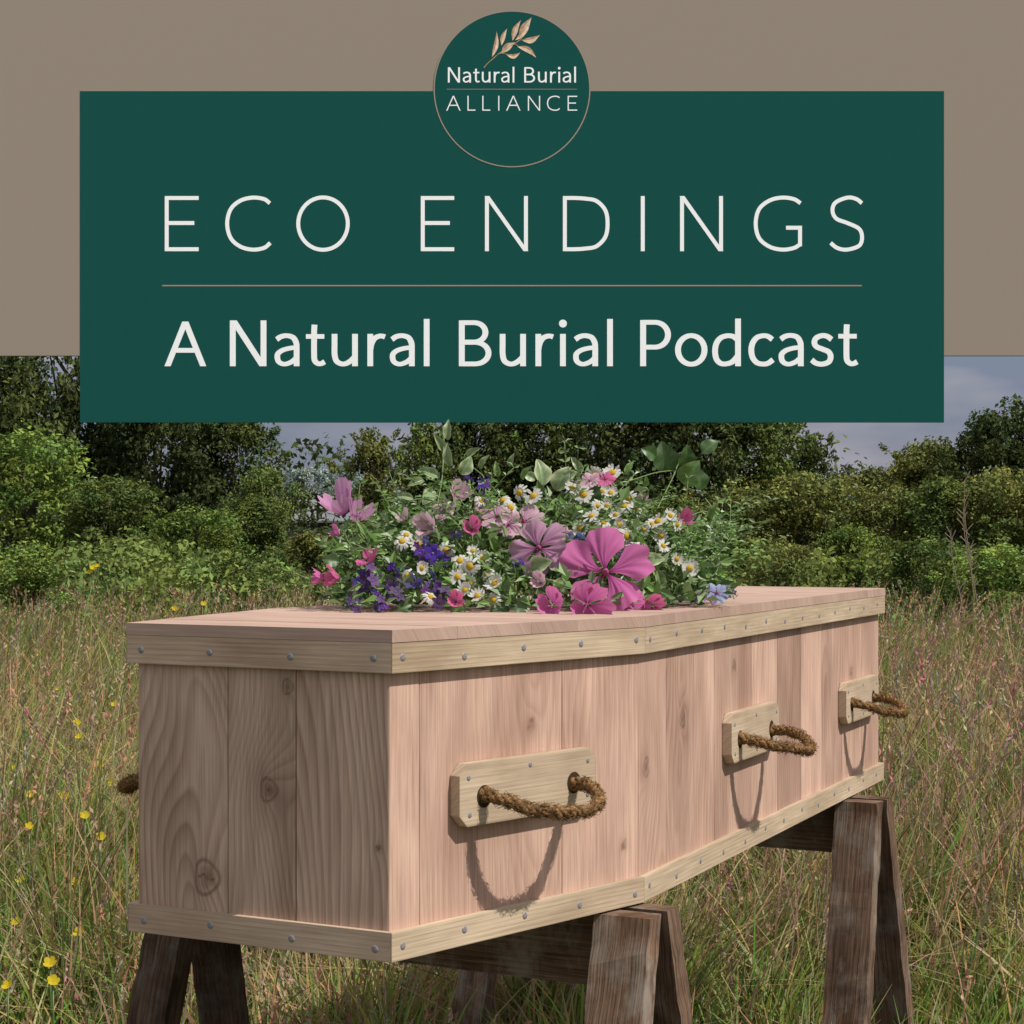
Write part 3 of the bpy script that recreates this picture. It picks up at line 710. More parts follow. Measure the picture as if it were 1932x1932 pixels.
def cap(T, ch, x0, x1, yt, yb, w):
    h = w/2; H_ = yb-yt; cx = (x0+x1)/2; cy = (yt+yb)/2
    if ch == 'E':
        T.ribbon([(x0+h, yt), (x0+h, yb)], w); T.ribbon([(x0, yt+h), (x1, yt+h)], w); T.ribbon([(x0, cy-h*.3), (x1-(x1-x0)*.13, cy-h*.3)], w); T.ribbon([(x0, yb-h), (x1, yb-h)], w)
    if ch == 'L': T.ribbon([(x0+h, yt), (x0+h, yb)], w); T.ribbon([(x0, yb-h), (x1, yb-h)], w)
    if ch == 'I': T.ribbon([(x0+h, yt), (x0+h, yb)], w)
    if ch == 'A':
        T.slant(x0+h, yb, cx, yt, w); T.slant(x1-h, yb, cx, yt, w); T.ribbon([(x0+(x1-x0)*.21, yt+H_*.64), (x1-(x1-x0)*.21, yt+H_*.64)], w)
    if ch == 'N':
        T.ribbon([(x0+h, yt), (x0+h, yb)], w); T.ribbon([(x1-h, yt), (x1-h, yb)], w); T.slant(x0+h, yt, x1-h, yb, w)
    if ch == 'O': T.oval(cx, cy, (x1-x0)/2-h, H_/2-h+w*.15, w)
    if ch == 'C':
        W_ = x1-x0; T.smooth([(x1-W_*.02, yt+H_*.13), (x1-W_*.15, yt+H_*.055), (x0+W_*.60, yt+h*.8), (x0+W_*.33, yt+H_*.085), (x0+W_*.12, yt+H_*.24), (x0+h, cy), (x0+W_*.12, yb-H_*.24), (x0+W_*.33, yb-H_*.085), (x0+W_*.60, yb-h*.8), (x1-W_*.15, yb-H_*.06), (x1-W_*.01, yb-H_*.15)], w)
    if ch == 'G':
        W_ = x1-x0; T.smooth([(x1-W_*.03, yt+H_*.13), (x1-W_*.17, yt+H_*.055), (x0+W_*.58, yt+h*.8), (x0+W_*.32, yt+H_*.085), (x0+W_*.11, yt+H_*.24), (x0+h, cy), (x0+W_*.11, yb-H_*.24), (x0+W_*.32, yb-H_*.085), (x0+W_*.58, yb-h*.8), (x1-W_*.18, yb-H_*.055), (x1-h, yb-H_*.12)], w)
        T.ribbon([(x1-(x1-x0)*.33, cy+H_*.075), (x1, cy+H_*.075)], w); T.ribbon([(x1-h, cy+H_*.075), (x1-h, yb-H_*.09)], w)
    if ch == 'D':
        W_ = x1-x0; T.ribbon([(x0+h, yt), (x0+h, yb)], w)
        T.smooth([(x0+h, yt+h), (x0+W_*.25, yt+h), (x0+W_*.48, yt+h+H_*.012), (x0+W_*.72, yt+H_*.09), (x0+W_*.91, yt+H_*.26), (x1-h, cy), (x0+W_*.91, yb-H_*.26), (x0+W_*.72, yb-H_*.09), (x0+W_*.48, yb-h-H_*.012), (x0+W_*.25, yb-h), (x0+h, yb-h)], w)
    if ch == 'S':
        W_ = x1-x0; T.smooth([(x1-W_*.06, yt+H_*.13), (x1-W_*.22, yt+H_*.055), (cx+W_*.02, yt+h*.8), (x0+W_*.17, yt+H_*.12), (x0+h+W_*.03, yt+H_*.27), (x0+W_*.2, yt+H_*.41), (cx+W_*.02, yt+H_*.49),
                              (x1-W_*.15, yt+H_*.59), (x1-h, yt+H_*.74), (x1-W_*.14, yt+H_*.90), (cx, yb-h*.8), (x0+W_*.22, yb-H_*.06), (x0+W_*.03, yb-H_*.15)], w)
for ch, a, b in (('E',311,375),('C',425,511),('O',559,660),('E',794,857),('N',915,996),('D',1062,1150),('I',1209,1217),('N',1283,1364),('G',1422,1513),('S',1565,1630)):
    T = Txt(YT); cap(T, ch, a, b, 370, 474, 7.4); T.build('letter', M['white'], gp)
T = Txt(YT); T.ribbon([(306, 539), (1626, 539)], 2.4); T.build('divider_line', M['tanline'], gp)
ADV = dict(A=677, N=745, B=650, P=594, a=498, t=361, u=559, r=386, l=239, i=239, o=571, d=560, c=469, s=435)
def glyph(T, ch, ox, base, em, wt=84):
    k = em/1000.; X = lambda x: ox+x*k; Y = lambda y: base-y*k; w = wt*k; wh = w*.80
    P = lambda pts: [(X(a), Y(b)) for a, b in pts]
    bar = lambda x0, y0, x1, y1, ww=1: T.ribbon(P([(x0, y0), (x1, y1)]), w*ww)
    if ch == 'A': T.slant(X(52), Y(0), X(338), Y(717), w); T.slant(X(625), Y(0), X(338), Y(717), w); bar(150, 255, 527, 255, .82)
    if ch == 'N': bar(132, 0, 132, 717); bar(613, 0, 613, 717); T.slant(X(140), Y(717), X(605), Y(0), w)
    if ch == 'B':
        bar(132, 0, 132, 717); mid = 378
        T.mod(P([(132, 682), (330, 682)]+[(330+172*math.sin(a), 530+151*math.cos(a)) for a in np.linspace(.1, math.pi-.1, 20)]+[(330, mid), (132, mid)]), w, wh)
        T.mod(P([(132, mid-4), (345, mid-4)]+[(345+205*math.sin(a), 205+168*math.cos(a)) for a in np.linspace(.1, math.pi-.1, 20)]+[(345, 36), (132, 36)]), w, wh)
    if ch == 'P':
        bar(132, 0, 132, 717)
        T.mod(P([(132, 682), (320, 682)]+[(320+198*math.sin(a), 489+192*math.cos(a)) for a in np.linspace(.1, math.pi-.1, 22)]+[(320, 296), (132, 296)]), w, wh)
    if ch == 'a':
        T.msmooth(P([(74, 418), (140, 462), (232, 478), (330, 450), (378, 370), (386, 290), (386, 150), (386, 0)]), w*.98, wh)
        T.msmooth(P([(384, 290), (290, 284), (170, 252), (98, 200), (84, 140), (104, 75), (160, 38), (225, 36), (310, 70), (384, 130)]), w*.95, wh*.92)
    if ch == 't': T.msmooth(P([(168, 650), (163, 560), (162, 480), (162, 170), (175, 85), (222, 42), (275, 42), (328, 70)]), w*.98, wh); bar(34, 466, 322, 466, .78)
    if ch == 'u': T.msmooth(P([(121, 506), (121, 360), (122, 190), (150, 85), (225, 38), (300, 42), (375, 85), (440, 150)]), w*.98, wh); bar(441, 0, 441, 506, .98)
    if ch == 'r': bar(121, 0, 121, 506, .98); T.msmooth(P([(122, 260), (142, 355), (190, 435), (260, 470), (318, 470), (352, 458)]), w*.98, wh)
    if ch == 'l': bar(120, 0, 120, 740, .98)
    if ch == 'i': bar(120, 0, 120, 506, .98); T.dot(X(120), Y(668), 62*k)
    if ch == 'o': T.oval(X(285), Y(253), 206*k, 222*k, w, 48, wh)
    if ch == 'd': bar(440, 0, 440, 740, .98); T.msmooth(P([(440, 405), (370, 458), (285, 474), (180, 445), (110, 365), (84, 250), (102, 120), (165, 48), (250, 36), (350, 68), (440, 165)]), w*.98, wh)
    if ch == 'c': T.msmooth(P([(414, 414), (350, 460), (275, 474), (175, 445), (108, 360), (86, 250), (108, 135), (175, 55), (270, 33), (350, 48), (424, 102)]), w*.98, wh)
    if ch == 's': T.msmooth(P([(368, 414), (300, 462), (220, 475), (130, 440), (98, 370), (130, 305), (225, 265), (320, 222), (352, 145), (318, 65), (215, 32), (120, 50), (56, 98)]), w*.96, wh*1.05)
def word(s, x0, base, em, yy, parent, wt=92):
    x = x0-({'A': 8, 'N': 88, 'B': 88, 'P': 88}[s[0]])*em/1000
    for ch in s: T = Txt(yy); glyph(T, ch, x, base, em, wt); T.build('letter', M['white'], parent); x += ADV[ch]*em/1000
word('A', 311, 691, 117.5, YT, gp); word('Natural', 434, 691, 120.5, YT, gp); word('Burial', 866, 691, 120.5, YT, gp); word('Podcast', 1208, 691, 121.5, YT, gp)
word('Natural', 845, 156, 40.2, YB, bdg, 86); word('Burial', 989, 156, 40.6, YB, bdg, 86)
for ch, a, b in (('A',842,869),('L',882,897),('L',910,925),('I',940,942.2),('A',955,982),('N',996,1019),('C',1032,1056),('E',1071,1089)):
    T = Txt(YB); cap(T, ch, a, b, 181, 209, 2.1); T.build('letter', M['white'], bdg)
T = Txt(YB); T.ribbon([(843, 168.5), (1089, 168.5)], 1.0); T.build('badge_line', M['tanline'], bdg)
T1 = Txt(YB); T2 = Txt(YB-.0002)
def sprig(bx_, by_, tx, ty, wd, bend=0):
    n = 14; b = np.array([bx_, by_], float); t = np.array([tx, ty], float); dv = t-b; nn = np.array([-dv[1], dv[0]])/np.linalg.norm(dv)
    for T_, sg in ((T1, 1), (T2, -1)):
        c = [b+dv*s+nn*bend*math.sin(math.pi*s) for s in np.linspace(0, 1, n)]
        e = [c[i]+nn*sg*wd*(.75 if sg < 0 else 1.05)*math.sin(math.pi*(i/(n-1))**.85)**1.25 for i in range(n)]
        b0 = len(T_.V); y = T_.lay()
        T_.V += [b2(*p, y) for p in c]+[b2(*p, y) for p in e]
        T_.F += [(b0+i, b0+i+1, b0+n+i+1, b0+n+i) for i in range(n-1)]
for a in ((928,108,937,59,5,3),(946,86,957,54,5,-3),(967,77,983,38,6,-4),(972,76,994,48,5,3),(980,74,1003,33,8.5,-3),(984,76,1019,66,6.5,4),(946,100,972,80,7.5,-3),(955,103,982,99,5,5),(976,88,1012,110,6,-6)): sprig(*a)
T2.smooth([(913,128),(919,121),(929,112),(942,101),(958,90),(973,81),(985,73)], 1.5)
T2.smooth([(942,101),(950,101),(957,103)], 1.1); T2.smooth([(968,84),(973,84),(978,88)], 1.1)
T1.build('leaf_emblem', M['gold'], bdg); T2.build('leaf_emblem', M['gold2'], bdg)

# ------------------------------------------------------------------ ground and grass
def ground():
    m, nt, nn, ll = newmat('meadow_soil'); tc = N(nt, 'ShaderNodeTexCoord').outputs['Object']
    f = noise(nt, tc, 1.2, 6); g = noise(nt, tc, 30, 4)
    c = mixc(nt, rng(nt, f, .35, .65, 0, 1), (.06, .08, .03), (.13, .11, .055)); c = mixc(nt, rng(nt, g, .3, .7, 0, .6), c, (.035, .04, .02))
    principled(nt, c, 1, 0)
    n = 40; xs = np.linspace(-400, 400, n); ys = np.linspace(-60, 900, n); X, Y = np.meshgrid(xs, ys); idx = np.arange(n*n).reshape(n, n)
    o = mk('ground', np.stack([X, Y, np.zeros_like(X)], -1).reshape(-1, 3), np.stack([idx[:-1, :-1], idx[:-1, 1:], idx[1:, 1:], idx[1:, :-1]], -1).reshape(-1, 4), m)
    tag(o, 'meadow ground under the long grass', 'ground', kind='structure')
ground()
def field(x, y, s=0):
    return np.sin(x*1.7+s)*np.cos(y*1.1+s*2)+.6*np.sin(x*3.9+y*2.3+s)+.5*np.cos(y*4.3-x*2.9+s*3)
def blades(n, y0, y1, hmin, hmax, w0, seg, power=1.0, xm=.33, lean=.45, tan=.25, hfun=None, widen=0, clump=.32, tufts=0):
    q = R
    y = y0+(y1-y0)*q.rand(n)**power; x = (q.rand(n)*2-1)*(y*xm+.4)
    a = q.uniform(0, 2*np.pi, n); hx = np.ones(n); br = np.ones(n); tt_ = np.zeros(n)
    if tufts:
        ty = y0+(y1-y0)*q.rand(tufts)**power; tx = (q.rand(tufts)*2-1)*(ty*xm+.4); k = q.randint(0, tufts, n)
        rr = np.abs(q.normal(0, .055, n))*(1+.05*ty[k]); x = tx[k]+rr*np.cos(a); y = ty[k]+rr*np.sin(a)
        hx = q.uniform(.7, 1.3, tufts)[k]; br = q.uniform(.55, 1.2, tufts)[k]; tt_ = q.uniform(-.25, .45, tufts)[k]
    h = q.uniform(hmin, hmax, n)*(1+clump*field(x*1.6, y*1.3, 7)/1.5)*hx
    if hfun is not None: h = h*hfun(x, y)
    wd = w0*(1+widen*(y-y0))*q.uniform(.5, 1.6, n)
    ln = np.abs(q.normal(0, lean, n))+.05
    wa = field(x*.9, y*.9, 3)
    wind = np.stack([np.cos(a)*ln+.12+.16*wa, np.sin(a)*ln, np.zeros(n)], -1)
    fa = q.uniform(0, np.pi, n)*.6-.5; side = np.stack([np.cos(fa), np.sin(fa), np.zeros(n)], -1)
    fl = field(x*.8, y*.8, 1.0)
    istan = q.rand(n) < np.clip(tan+.22*fl+tt_, .03, .95)
    g = np.stack([q.uniform(.10, .20, n), q.uniform(.15, .25, n), q.uniform(.03, .06, n)], -1)
    g *= ((1+.28*field(x*.5, y*.5, 4.0)).clip(.4, 1.6)*br)[:, None]
    tn = np.stack([q.uniform(.27, .46, n), q.uniform(.20, .345, n), q.uniform(.105, .185, n)], -1)
    cf = np.where(istan[:, None], tn, g)
    V = []; Cc = []
    for i in range(seg+1):
        t = i/seg; c = np.stack([x, y, np.zeros(n)], -1)+wind*(h*t**1.8)[:, None]; c[:, 2] += h*t*(1-.25*ln*t)
        ww = wd*(1-t**1.5*.93)
        V.append(c-side*ww[:, None]/2); V.append(c+side*ww[:, None]/2)
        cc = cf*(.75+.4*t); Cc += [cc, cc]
    V = np.stack(V, 1); Cc = np.stack(Cc, 1); k = 2*(seg+1)
    base = (np.arange(n)*k)[:, None, None]; qd = np.array([[2*i, 2*i+1, 2*i+3, 2*i+2] for i in range(seg)])[None]
    return V.reshape(-1, 3), Cc.reshape(-1, 3), (base+qd).reshape(-1, 4)
def cat(parts):
    V = []; Cc = []; Fc = []; b = 0
    for v, c, f in parts: V.append(v); Cc.append(c); Fc.append(f+b); b += len(v)
    return np.concatenate(V), np.concatenate(Cc), np.concatenate(Fc)
hf = lambda x, y: np.clip((y-2.6)/2.9, .28, 1.05)
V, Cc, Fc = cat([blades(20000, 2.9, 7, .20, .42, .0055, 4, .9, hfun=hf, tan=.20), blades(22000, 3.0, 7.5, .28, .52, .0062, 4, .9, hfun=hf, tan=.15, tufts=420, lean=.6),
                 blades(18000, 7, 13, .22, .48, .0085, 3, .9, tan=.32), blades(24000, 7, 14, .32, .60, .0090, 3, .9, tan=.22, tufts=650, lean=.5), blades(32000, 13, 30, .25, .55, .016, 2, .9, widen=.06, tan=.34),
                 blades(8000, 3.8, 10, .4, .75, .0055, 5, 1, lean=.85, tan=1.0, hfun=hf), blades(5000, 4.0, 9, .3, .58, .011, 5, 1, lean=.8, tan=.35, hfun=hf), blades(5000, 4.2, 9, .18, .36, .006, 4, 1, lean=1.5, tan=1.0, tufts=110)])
Ca = np.concatenate([Cc, np.ones((len(Cc), 1))], 1)
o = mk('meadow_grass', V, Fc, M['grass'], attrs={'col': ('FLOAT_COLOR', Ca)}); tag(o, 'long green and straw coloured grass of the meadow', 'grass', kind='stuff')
def seedheads(n, y0, y1, hmin, hmax, size, hfun=None, nq=9, power=1.0, sw=.0022, xr=None, lean=.28, elong=6):
    q = R; y = y0+(y1-y0)*q.rand(n)**power; x = (q.rand(n)*2-1)*(y*.33+.4)
    if xr: x = y*q.uniform(xr[0], xr[1], n)
    fl = field(x*.6, y*.6, 2.2); keep = q.rand(n) < np.clip(.60+.42*fl+(1 if xr else 0), .04, 1); x = x[keep]; y = y[keep]; n = len(x)
    h = q.uniform(hmin, hmax, n)*(hfun(x, y) if hfun else 1); a = q.uniform(0, 6.28, n); ln = np.abs(q.normal(0, lean, n))+.05
    d = np.stack([np.cos(a)*ln+.08, np.sin(a)*ln, np.zeros(n)], -1)
    cb = np.stack([q.uniform(.28, .48, n), q.uniform(.19, .335, n), q.uniform(.125, .22, n)], -1)
    parts = []
    V = []; sd = np.array([.9, -.4, 0])
    for i in range(4):
        t = i/3; c = np.stack([x, y, np.zeros(n)], -1)+d*(h*t**2)[:, None]; c[:, 2] += h*t
        wv = (sw*(1+.05*y)*(1-.5*t))[:, None]
        V += [c-sd*wv/2, c+sd*wv/2]
    tipb = c
    V = np.stack(V, 1); qd = np.array([[2*i, 2*i+1, 2*i+3, 2*i+2] for i in range(3)])[None]
    parts.append((V.reshape(-1, 3), np.repeat(cb*.85, 8, 0), ((np.arange(n)*8)[:, None, None]+qd).reshape(-1, 4)))
    for k in range(nq):
        t = k/nq; s = size*(1+.04*(y-4))*q.uniform(.6, 1.2, n)
        dd = np.stack([d[:, 0]*1.6, d[:, 1]*1.6, np.ones(n)], -1)
        c = tipb-dd*(t*s*elong)[:, None]+q.normal(0, .35, (n, 3))*s[:, None]
        u = q.normal(0, .5, (n, 3))+dd; u /= np.linalg.norm(u, axis=1)[:, None]
        v = np.cross(u, q.normal(0, 1, (n, 3))); v /= np.linalg.norm(v, axis=1)[:, None]
        S = s[:, None]
        V = np.stack([c-u*S, c+v*S*.35, c+u*S, c-v*S*.35], 1)
        parts.append((V.reshape(-1, 3), np.repeat(cb*q.uniform(.8, 1.2, n)[:, None], 4, 0), (np.arange(n)*4)[:, None]+np.arange(4)[None]))
    return cat(parts)
hs = lambda x, y: np.clip((y-2.9)/2.8, .25, 1)
V, Cc, Fc = cat([seedheads(2000, 3.6, 7, .4, .68, .008, hs), seedheads(6500, 7, 14, .42, .76, .0090, None), seedheads(5200, 14, 26, .35, .64, .010, None, 6),
                 seedheads(150, 4.2, 6.2, .50, .80, .010, None, 16, sw=.0030, xr=(.13, .30), lean=.5, elong=11), seedheads(60, 4.3, 6.0, .45, .70, .010, None, 16, sw=.0030, xr=(-.29, -.19), lean=.5, elong=11)])
o = mk('seed_heads', V, Fc, M['grass'], attrs={'col': ('FLOAT_COLOR', np.concatenate([Cc, np.ones((len(Cc), 1))], 1))}); tag(o, 'pinkish brown seed heads standing over the meadow grass', 'grass', kind='stuff')

def buttercup_me():
    V = []; Fc = []
    for k in range(5):
        th = 2*math.pi*k/5; b = len(V)
        for (r, wd, z) in ((.05, .1, 0), (.5, .42, .12), (.85, .40, .4), (1, .15, .5)):
            for s in (-1, 1): V.append((r*math.cos(th)-s*wd*math.sin(th), r*math.sin(th)+s*wd*math.cos(th), z))
        for i in range(3): Fc.append((b+2*i, b+2*i+1, b+2*i+3, b+2*i+2))
    return tmpl('petals', V, Fc, M['petal'], (.60, .46, .03))
bc = buttercup_me()
sv, sf = tube([(0, 0, 0), (.01, 0, .35), (0, .005, .7), (.0, 0, 1)], .0055, 4)
bst = tmpl('stem', sv, sf, M['leaf'], (.12, .18, .05))
for (px, py) in [(187,1443),(145,1365),(150,1390),(62,1613),(88,1610),(100,1852),(95,1818),(120,1503),(138,1665),(190,1580),(175,1072),(385,1140),(330,1150),(60,1500),(1905,1380),(30,1740),(20,1300),(215,1330),(75,1235),(40,1660),(150,1760),(15,1860),(225,1690),(185,1068),(170,1080),(95,1420),(30,1450),(110,1300),(210,1480),(55,1560),(160,1540)]:
    z = .48
    d = (EYE-z)*F/(py-1003)
    if d < 5.6: z = .38; d = (EYE-z)*F/(py-1003)
    if d < 4.4: z = .22; d = (EYE-z)*F/(py-1003)
    if d > 13: d = 13; z = EYE-(py-1003)/F*d
    p = pt(px, py, d)
    e = empty('buttercup', (p[0], p[1], 0), 'small yellow buttercup flowering among the meadow grass', 'flower', 'buttercups scattered through the meadow')
    inst('stem', bst, e, (0, 0, 0), None, (.35, .35, p[2]), (1, 1, 1))
    inst('petals', bc, e, (0, 0, p[2]), face(R.uniform(-.4, .4), -.7, .8), R.uniform(.011, .015)*max(1, d/8), (1, 1, 1))

# ------------------------------------------------------------------ trees
def leaves(centres, radii, per, size, q, tintr=(.65, 1.4), flat=.8):
    m = len(centres); n = m*per
    c = np.repeat(centres, per, 0); r = np.repeat(radii, per)
    d = q.normal(0, 1, (n, 3)); d /= np.linalg.norm(d, axis=1)[:, None]
    rad = r*q.rand(n)**.38*(1+.25*(q.rand(n) < .12))
    p = c+d*rad[:, None]*np.array([1, 1, flat])
    nz = d*.55+np.array([0, 0, .5])+q.normal(0, .65, (n, 3)); nz /= np.linalg.norm(nz, axis=1)[:, None]
    u = np.cross(nz, q.normal(0, 1, (n, 3))); u /= np.linalg.norm(u, axis=1)[:, None]; v = np.cross(nz, u)
    s = (size*q.uniform(.5, 1.3, n))[:, None]
    V = np.stack([p-u*s, p+v*s*.5+nz*s*.1, p+u*s, p-v*s*.5+nz*s*.1], 1).reshape(-1, 3)
    t = np.repeat(q.uniform(*tintr, m), per)*q.uniform(.75, 1.25, n)
    hue = np.repeat(q.uniform(-.14, .14, m), per)
    col = np.stack([t*(1+hue), t, t*(1-hue)], -1); col = np.repeat(col, 4, 0)
    return V, col, np.arange(n*4).reshape(-1, 4)
HT = 2.7
def treemesh(seed, kind):
    q = np.random.RandomState(seed); cs = []; rs = []
    nc = {'full': 125, 'airy': 85, 'bush': 105}[kind]
    lobes = [(q.uniform(0, 6.28), q.uniform(.25, .95), q.uniform(.2, .55)) for _ in range(7)]
    for k in range(nc):
        t = q.uniform(.04, 1) if kind != 'airy' else q.uniform(.25, 1)
        if kind == 'airy': prof = math.sin(math.pi*(t*.75+.2))**.8
        else: prof = (max(0, 1-abs((t-.45)/.56)**3.2))**.5
        a = q.uniform(0, 6.28); bump = 1+sum(g*math.cos(a-la)*math.exp(-((t-lt)/.15)**2) for la, lt, g in lobes)
        r = prof*bump*(q.uniform(.35, 1) if kind != 'airy' else q.uniform(.1, 1))*.85
        cs.append((r*math.cos(a), r*math.sin(a), t*HT*.92)); rs.append(q.uniform(.14, .34)*(1.0 if kind != 'airy' else .62))
    for k in range(16 if kind != 'airy' else 24):
        a = q.uniform(0, 6.28); t = q.uniform(.6, .98); r = (max(0, 1-abs((t-.45)/.56)**3.2))**.5*.85
        b = np.array([r*math.cos(a), r*math.sin(a), t*HT*.92]); dr = np.array([math.cos(a)*.8, math.sin(a)*.8, q.uniform(.2, .9)])
        for j in range(3): cs.append(tuple(b+dr*(.10+.07*j))); rs.append(.085-.015*j)
    cs = np.array(cs); rs = np.array(rs)
    V1 = leaves(cs[:nc], rs[:nc], 145 if kind != 'airy' else 105, .039, q, (.6, 1.45))
    V2 = leaves(cs[nc:], rs[nc:], 16, .034, q)
    V, Cc, Fc = cat([V1, V2])
    o = mk('crown', V, Fc, M['crown'], attrs={'col': ('FLOAT_COLOR', np.concatenate([Cc, np.ones((len(Cc), 1))], 1))}); me = o.data; bpy.data.objects.remove(o)
    lst = []
    tr = [np.array([q.normal(0, .03)*i, q.normal(0, .03)*i, HT*.8*i/7]) for i in range(8)]
    lst.append(tube(tr, [.085*(1-.11*i) for i in range(8)], 7))
    for k in range(22):
        c = cs[q.randint(nc)]; i = min(6, max(1, int(c[2]/HT*7*.6))); b = tr[i]; md = (b+c)/2+np.array([0, 0, .1])
        t = np.linspace(0, 1, 6)[:, None]; lst.append(tube((1-t)**2*b+2*t*(1-t)*md+t*t*c, [.03*(1-.15*j) for j in range(6)], 5))
    v, f = merge(lst); o = mk('trunk', v, f, M['bark'], smooth=True); me2 = o.data; bpy.data.objects.remove(o)
    return me, me2
TM = {('full', 0): treemesh(1, 'full'), ('full', 1): treemesh(2, 'full'), ('full', 2): treemesh(5, 'full'), ('full', 3): treemesh(14, 'full'), ('airy', 0): treemesh(3, 'airy'), ('bush', 0): treemesh(4, 'bush'), ('bush', 1): treemesh(8, 'bush'), ('bush', 2): treemesh(21, 'bush')}
DK = (.075, .098, .035); MD = (.115, .155, .045); BR = (.165, .23, .055); OL = (.175, .19, .058); HAZE = (.20, .25, .22)  # the bluish last tint puts distance haze into the leaf colour
TREES = [
 (-70,180,600,31,('full',0),DK,'tree','tall dark tree cut by the left picture edge'),
 (130,150,560,31.5,('full',1),DK,'tree','tallest dark tree at the left of the hedgerow beside the billboard corner'),
 (300,150,640,31,('full',3),DK,'tree','dark dense tree under the left part of the green panel'),
 (425,135,755,30.5,('full',0),DK,'tree','dark tree sloping down to the sky gap on the left'),
 (495,80,870,29.5,('full',1),MD,'tree','smaller rounded tree closing the left side of the sky gap'),
 (30,150,790,26.5,('bush',0),BR,'bush','bright green bush at the far left in front of the tallest tree'),
 (205,120,890,25,('bush',2),MD,'bush','rounded green bush below the tallest dark left tree'),
 (350,110,945,24,('bush',0),BR,'bush','low bright bush left of the sky gap, nearer the meadow'),
 (480,100,930,25.6,('bush',1),MD,'bush','mid green bush just left of the grey shed roof'),
 (585,80,870,46,('full',1),HAZE,'tree','hazy bluish tree far behind the sky gap, left one'),
 (665,90,880,47,('full',2),HAZE,'tree','hazy bluish tree far behind the sky gap, right one'),
 (705,95,790,31,('airy',0),OL,'tree','thin airy young tree right of the sky gap'),
 (800,100,770,31.5,('airy',0),MD,'tree','open crowned tree behind the left end of the bouquet'),
 (905,125,720,32,('full',2),DK,'tree','dark tree behind the white veined leaves of the bouquet'),
 (1040,140,690,32,('full',0),MD,'tree','full green tree directly behind the middle of the bouquet'),
 (1185,145,680,31.5,('full',3),DK,'tree','full green tree behind the daisies of the bouquet'),
 (1320,140,690,32,('full',2),DK,'tree','dark tree behind the right end of the bouquet'),
 (1440,125,735,32.5,('full',0),MD,'tree','tree right of the bouquet whose top meets the green panel'),
 (1525,80,800,33,('airy',0),DK,'tree','thin dark tree at the left side of the right sky gap'),
 (1620,115,872,33,('full',1),DK,'tree','low tree closing the right sky gap'),
 (1715,100,822,32,('airy',0),OL,'tree','airy olive tree right of the right sky gap'),
 (1775,120,822,31.5,('full',3),OL,'tree','olive green tree below the lower right panel corner'),
 (1880,120,765,31,('full',2),DK,'tree','dark tree rising at the right edge under the sky'),
 (2010,160,720,31,('full',1),DK,'tree','dark tree cut by the right picture edge'),
 (760,120,960,24.8,('bush',0),MD,'bush','low bush behind the purple larkspur end of the bouquet'),
 (930,130,950,25,('bush',1),MD,'bush','low bush hidden mostly behind the pink mallows'),
 (1110,130,950,25,('bush',2),DK,'bush','dark low bush hidden mostly behind the daisies'),
 (1270,120,930,23.5,('bush',1),MD,'bush','low bush behind the curling tendrils of the bouquet'),
 (1400,135,895,22.5,('bush',0),OL,'bush','olive bush just right of the bouquet above the coffin foot'),
 (1530,145,880,23,('bush',2),OL,'bush','broad olive bush above the far right corner of the coffin lid'),
 (1660,130,905,22,('bush',0),OL,'bush','olive bush below the right sky gap'),
 (1790,130,895,21.5,('bush',1),MD,'bush','green bush right of the coffin under the airy olive tree'),
 (1915,130,870,21.5,('bush',2),OL,'bush','olive bush at the right picture edge above the meadow'),
 (1600,90,985,17.6,('bush',1),BR,'bush','low bright bush nearest the meadow above the coffin foot corner'),
 (1730,110,1000,16.6,('bush',0),MD,'bush','low green bush standing into the meadow right of the coffin'),
 (1870,120,1020,15.4,('bush',2),BR,'bush','low bright bush standing into the meadow at the right edge'),
 (1490,100,1010,17.2,('bush',0),OL,'bush','low olive bush standing into the meadow just above the coffin lid'),
 (60,110,1020,17,('bush',1),BR,'bush','low bright bush standing into the meadow at the left edge'),
 (440,110,1030,16.5,('bush',2),MD,'bush','low green bush standing into the meadow left of the bouquet'),
 (590,90,1000,24.4,('bush',1),OL,'bush','low olive bush in front of the grey shed'),
 (660,80,985,24.8,('bush',0),DK,'bush','small dark bush right of the grey shed roof')]
for i, (px, hwp, ty, d, k, c_, nm, lab) in enumerate(TREES):
    hwm = hwp/F*d; top = EYE+(1003-ty)/F*d
    e = empty(nm, ((px-966)/F*d, d, 0), lab, nm, 'trees and bushes of the hedgerow', rz=R.uniform(0, 6.28))
    v = R.uniform(.82, 1.18)
    sc = (hwm/1.0, hwm/1.0, top/HT)
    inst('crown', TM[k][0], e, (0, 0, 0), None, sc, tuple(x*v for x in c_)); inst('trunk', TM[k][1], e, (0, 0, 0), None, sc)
q = np.random.RandomState(12); cs = []; rs = []
for i in range(16):
    x = -16+i*2.15
    if -7.0 < x < -4.2: continue
    for k in range(16): cs.append((x+q.uniform(-1.3, 1.3), 37+q.uniform(-1, 1), q.uniform(.2, 2.6))); rs.append(q.uniform(.4, .7))
V, Cc, Fc = leaves(np.array(cs), np.array(rs), 60, .09, q)
o = mk('far_thicket', V, Fc, M['crown'], attrs={'col': ('FLOAT_COLOR', np.concatenate([Cc, np.ones((len(Cc), 1))], 1))}); o.color = (.08, .10, .04, 1)
tag(o, 'dark thicket closing the view behind the hedgerow', 'thicket', kind='stuff')
cs = []; rs = []
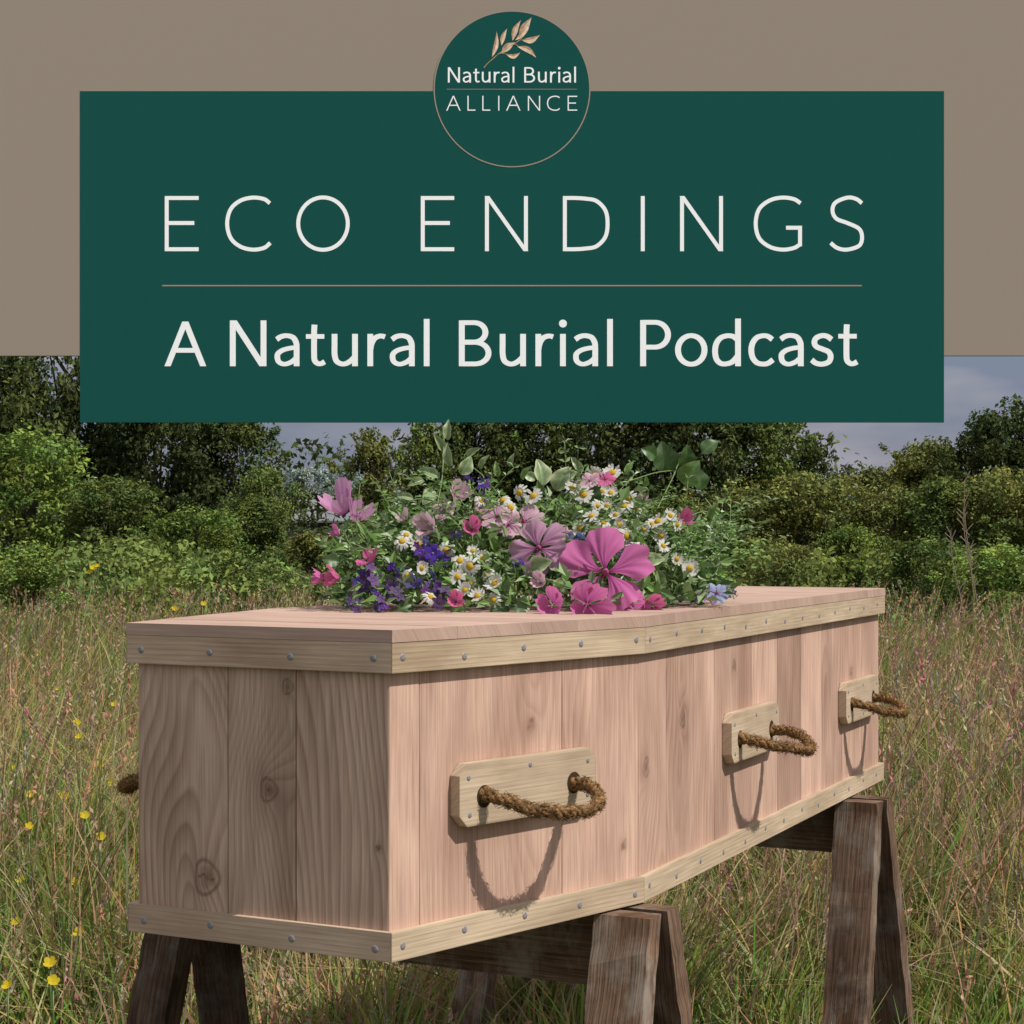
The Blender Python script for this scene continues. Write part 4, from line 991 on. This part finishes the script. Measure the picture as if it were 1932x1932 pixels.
for k in range(520):
    y = q.uniform(13.5, 24); x = q.uniform(-.31, .31)*y
    if abs(y-20) < .4: continue
    fv = float(field(np.array(x*.7), np.array(y*.5), 5))
    if y < 18 and fv < .1: continue
    h = q.uniform(.2, .8)*(1+.25*fv); cs.append((x, y, max(.15, min(h, .95)))); rs.append(q.uniform(.12, .28))
V, Cc, Fc = leaves(np.array(cs), np.array(rs), 85, .032, q)
o = mk('bracken', V, Fc, M['crown'], attrs={'col': ('FLOAT_COLOR', np.concatenate([Cc, np.ones((len(Cc), 1))], 1))}); o.color = (.16, .21, .06, 1)
tag(o, 'bright bracken and nettles along the foot of the hedgerow', 'undergrowth', kind='stuff')
for (px, y0, dx) in ((1822, 905, 10), (1838, 960, -8), (1810, 1000, -4)):
    p1 = pt(px+dx, y0, 14.5); p0 = pt(px, 1165, 14.5); p0[2] = 0
    t = np.linspace(0, 1, 8)[:, None]; P = p0*(1-t)+p1*t; P[:, 0] += .05*np.sin(t[:, 0]*5)
    lst = [tube(P-p0, [.007*(1-.09*i) for i in range(8)], 5)]
    for j in range(12):
        s = R.uniform(.5, 1); b = (p0*(1-s)+p1*s)-p0; b[0] += .05*math.sin(s*5); lst.append(tube([b, b+np.array([R.uniform(-.03, .03), 0, .03]), b+np.array([R.uniform(-.06, .06), 0, .08])], .003, 4))
    v, f = merge(lst)
    o = mk('dry_stalk', v, f, M['leaf'], attrs={'col': ('FLOAT_COLOR', [(.28, .22, .15, 1)]*len(v))}); o.location = p0
    tag(o, 'tall thin dry plant stalk standing above the meadow at right', 'plant', 'dry stalks at the right of the meadow')
d = 40; e = empty('shed', ((570-966)/F*d, d, 0), 'small dark shed with grey roof half hidden behind the hedgerow gap', 'shed')
def bxm(name, x0, x1, y0, y1, z0, z1, mat):
    V = [(x0, y0, z0), (x1, y0, z0), (x1, y1, z0), (x0, y1, z0), (x0, y0, z1), (x1, y0, z1), (x1, y1, z1), (x0, y1, z1)]
    return mk(name, V, [(3, 2, 1, 0), (4, 5, 6, 7), (0, 1, 5, 4), (1, 2, 6, 5), (2, 3, 7, 6), (3, 0, 4, 7)], mat, e)
bxm('wall', -1.0, 1.0, 0, 1.8, 0, 1.3, M['shedwall'])
bxm('door', -.35, .35, -.04, -.003, 0, 1.2, M['post'])
mk('roof', [(-1.15, -.2, 1.28), (1.15, -.2, 1.28), (1.15, .9, 1.72), (-1.15, .9, 1.72), (1.15, 2, 1.28), (-1.15, 2, 1.28), (-1.15, -.2, 1.32), (1.15, -.2, 1.32), (1.15, .9, 1.77), (-1.15, .9, 1.77), (1.15, 2, 1.32), (-1.15, 2, 1.32)],
   [(6, 7, 8, 9), (9, 8, 10, 11), (0, 3, 2, 1), (3, 5, 4, 2), (0, 1, 7, 6), (5, 11, 10, 4), (1, 2, 8, 7), (2, 4, 10, 8), (0, 6, 9, 3), (3, 9, 11, 5)], M['roof'], e)
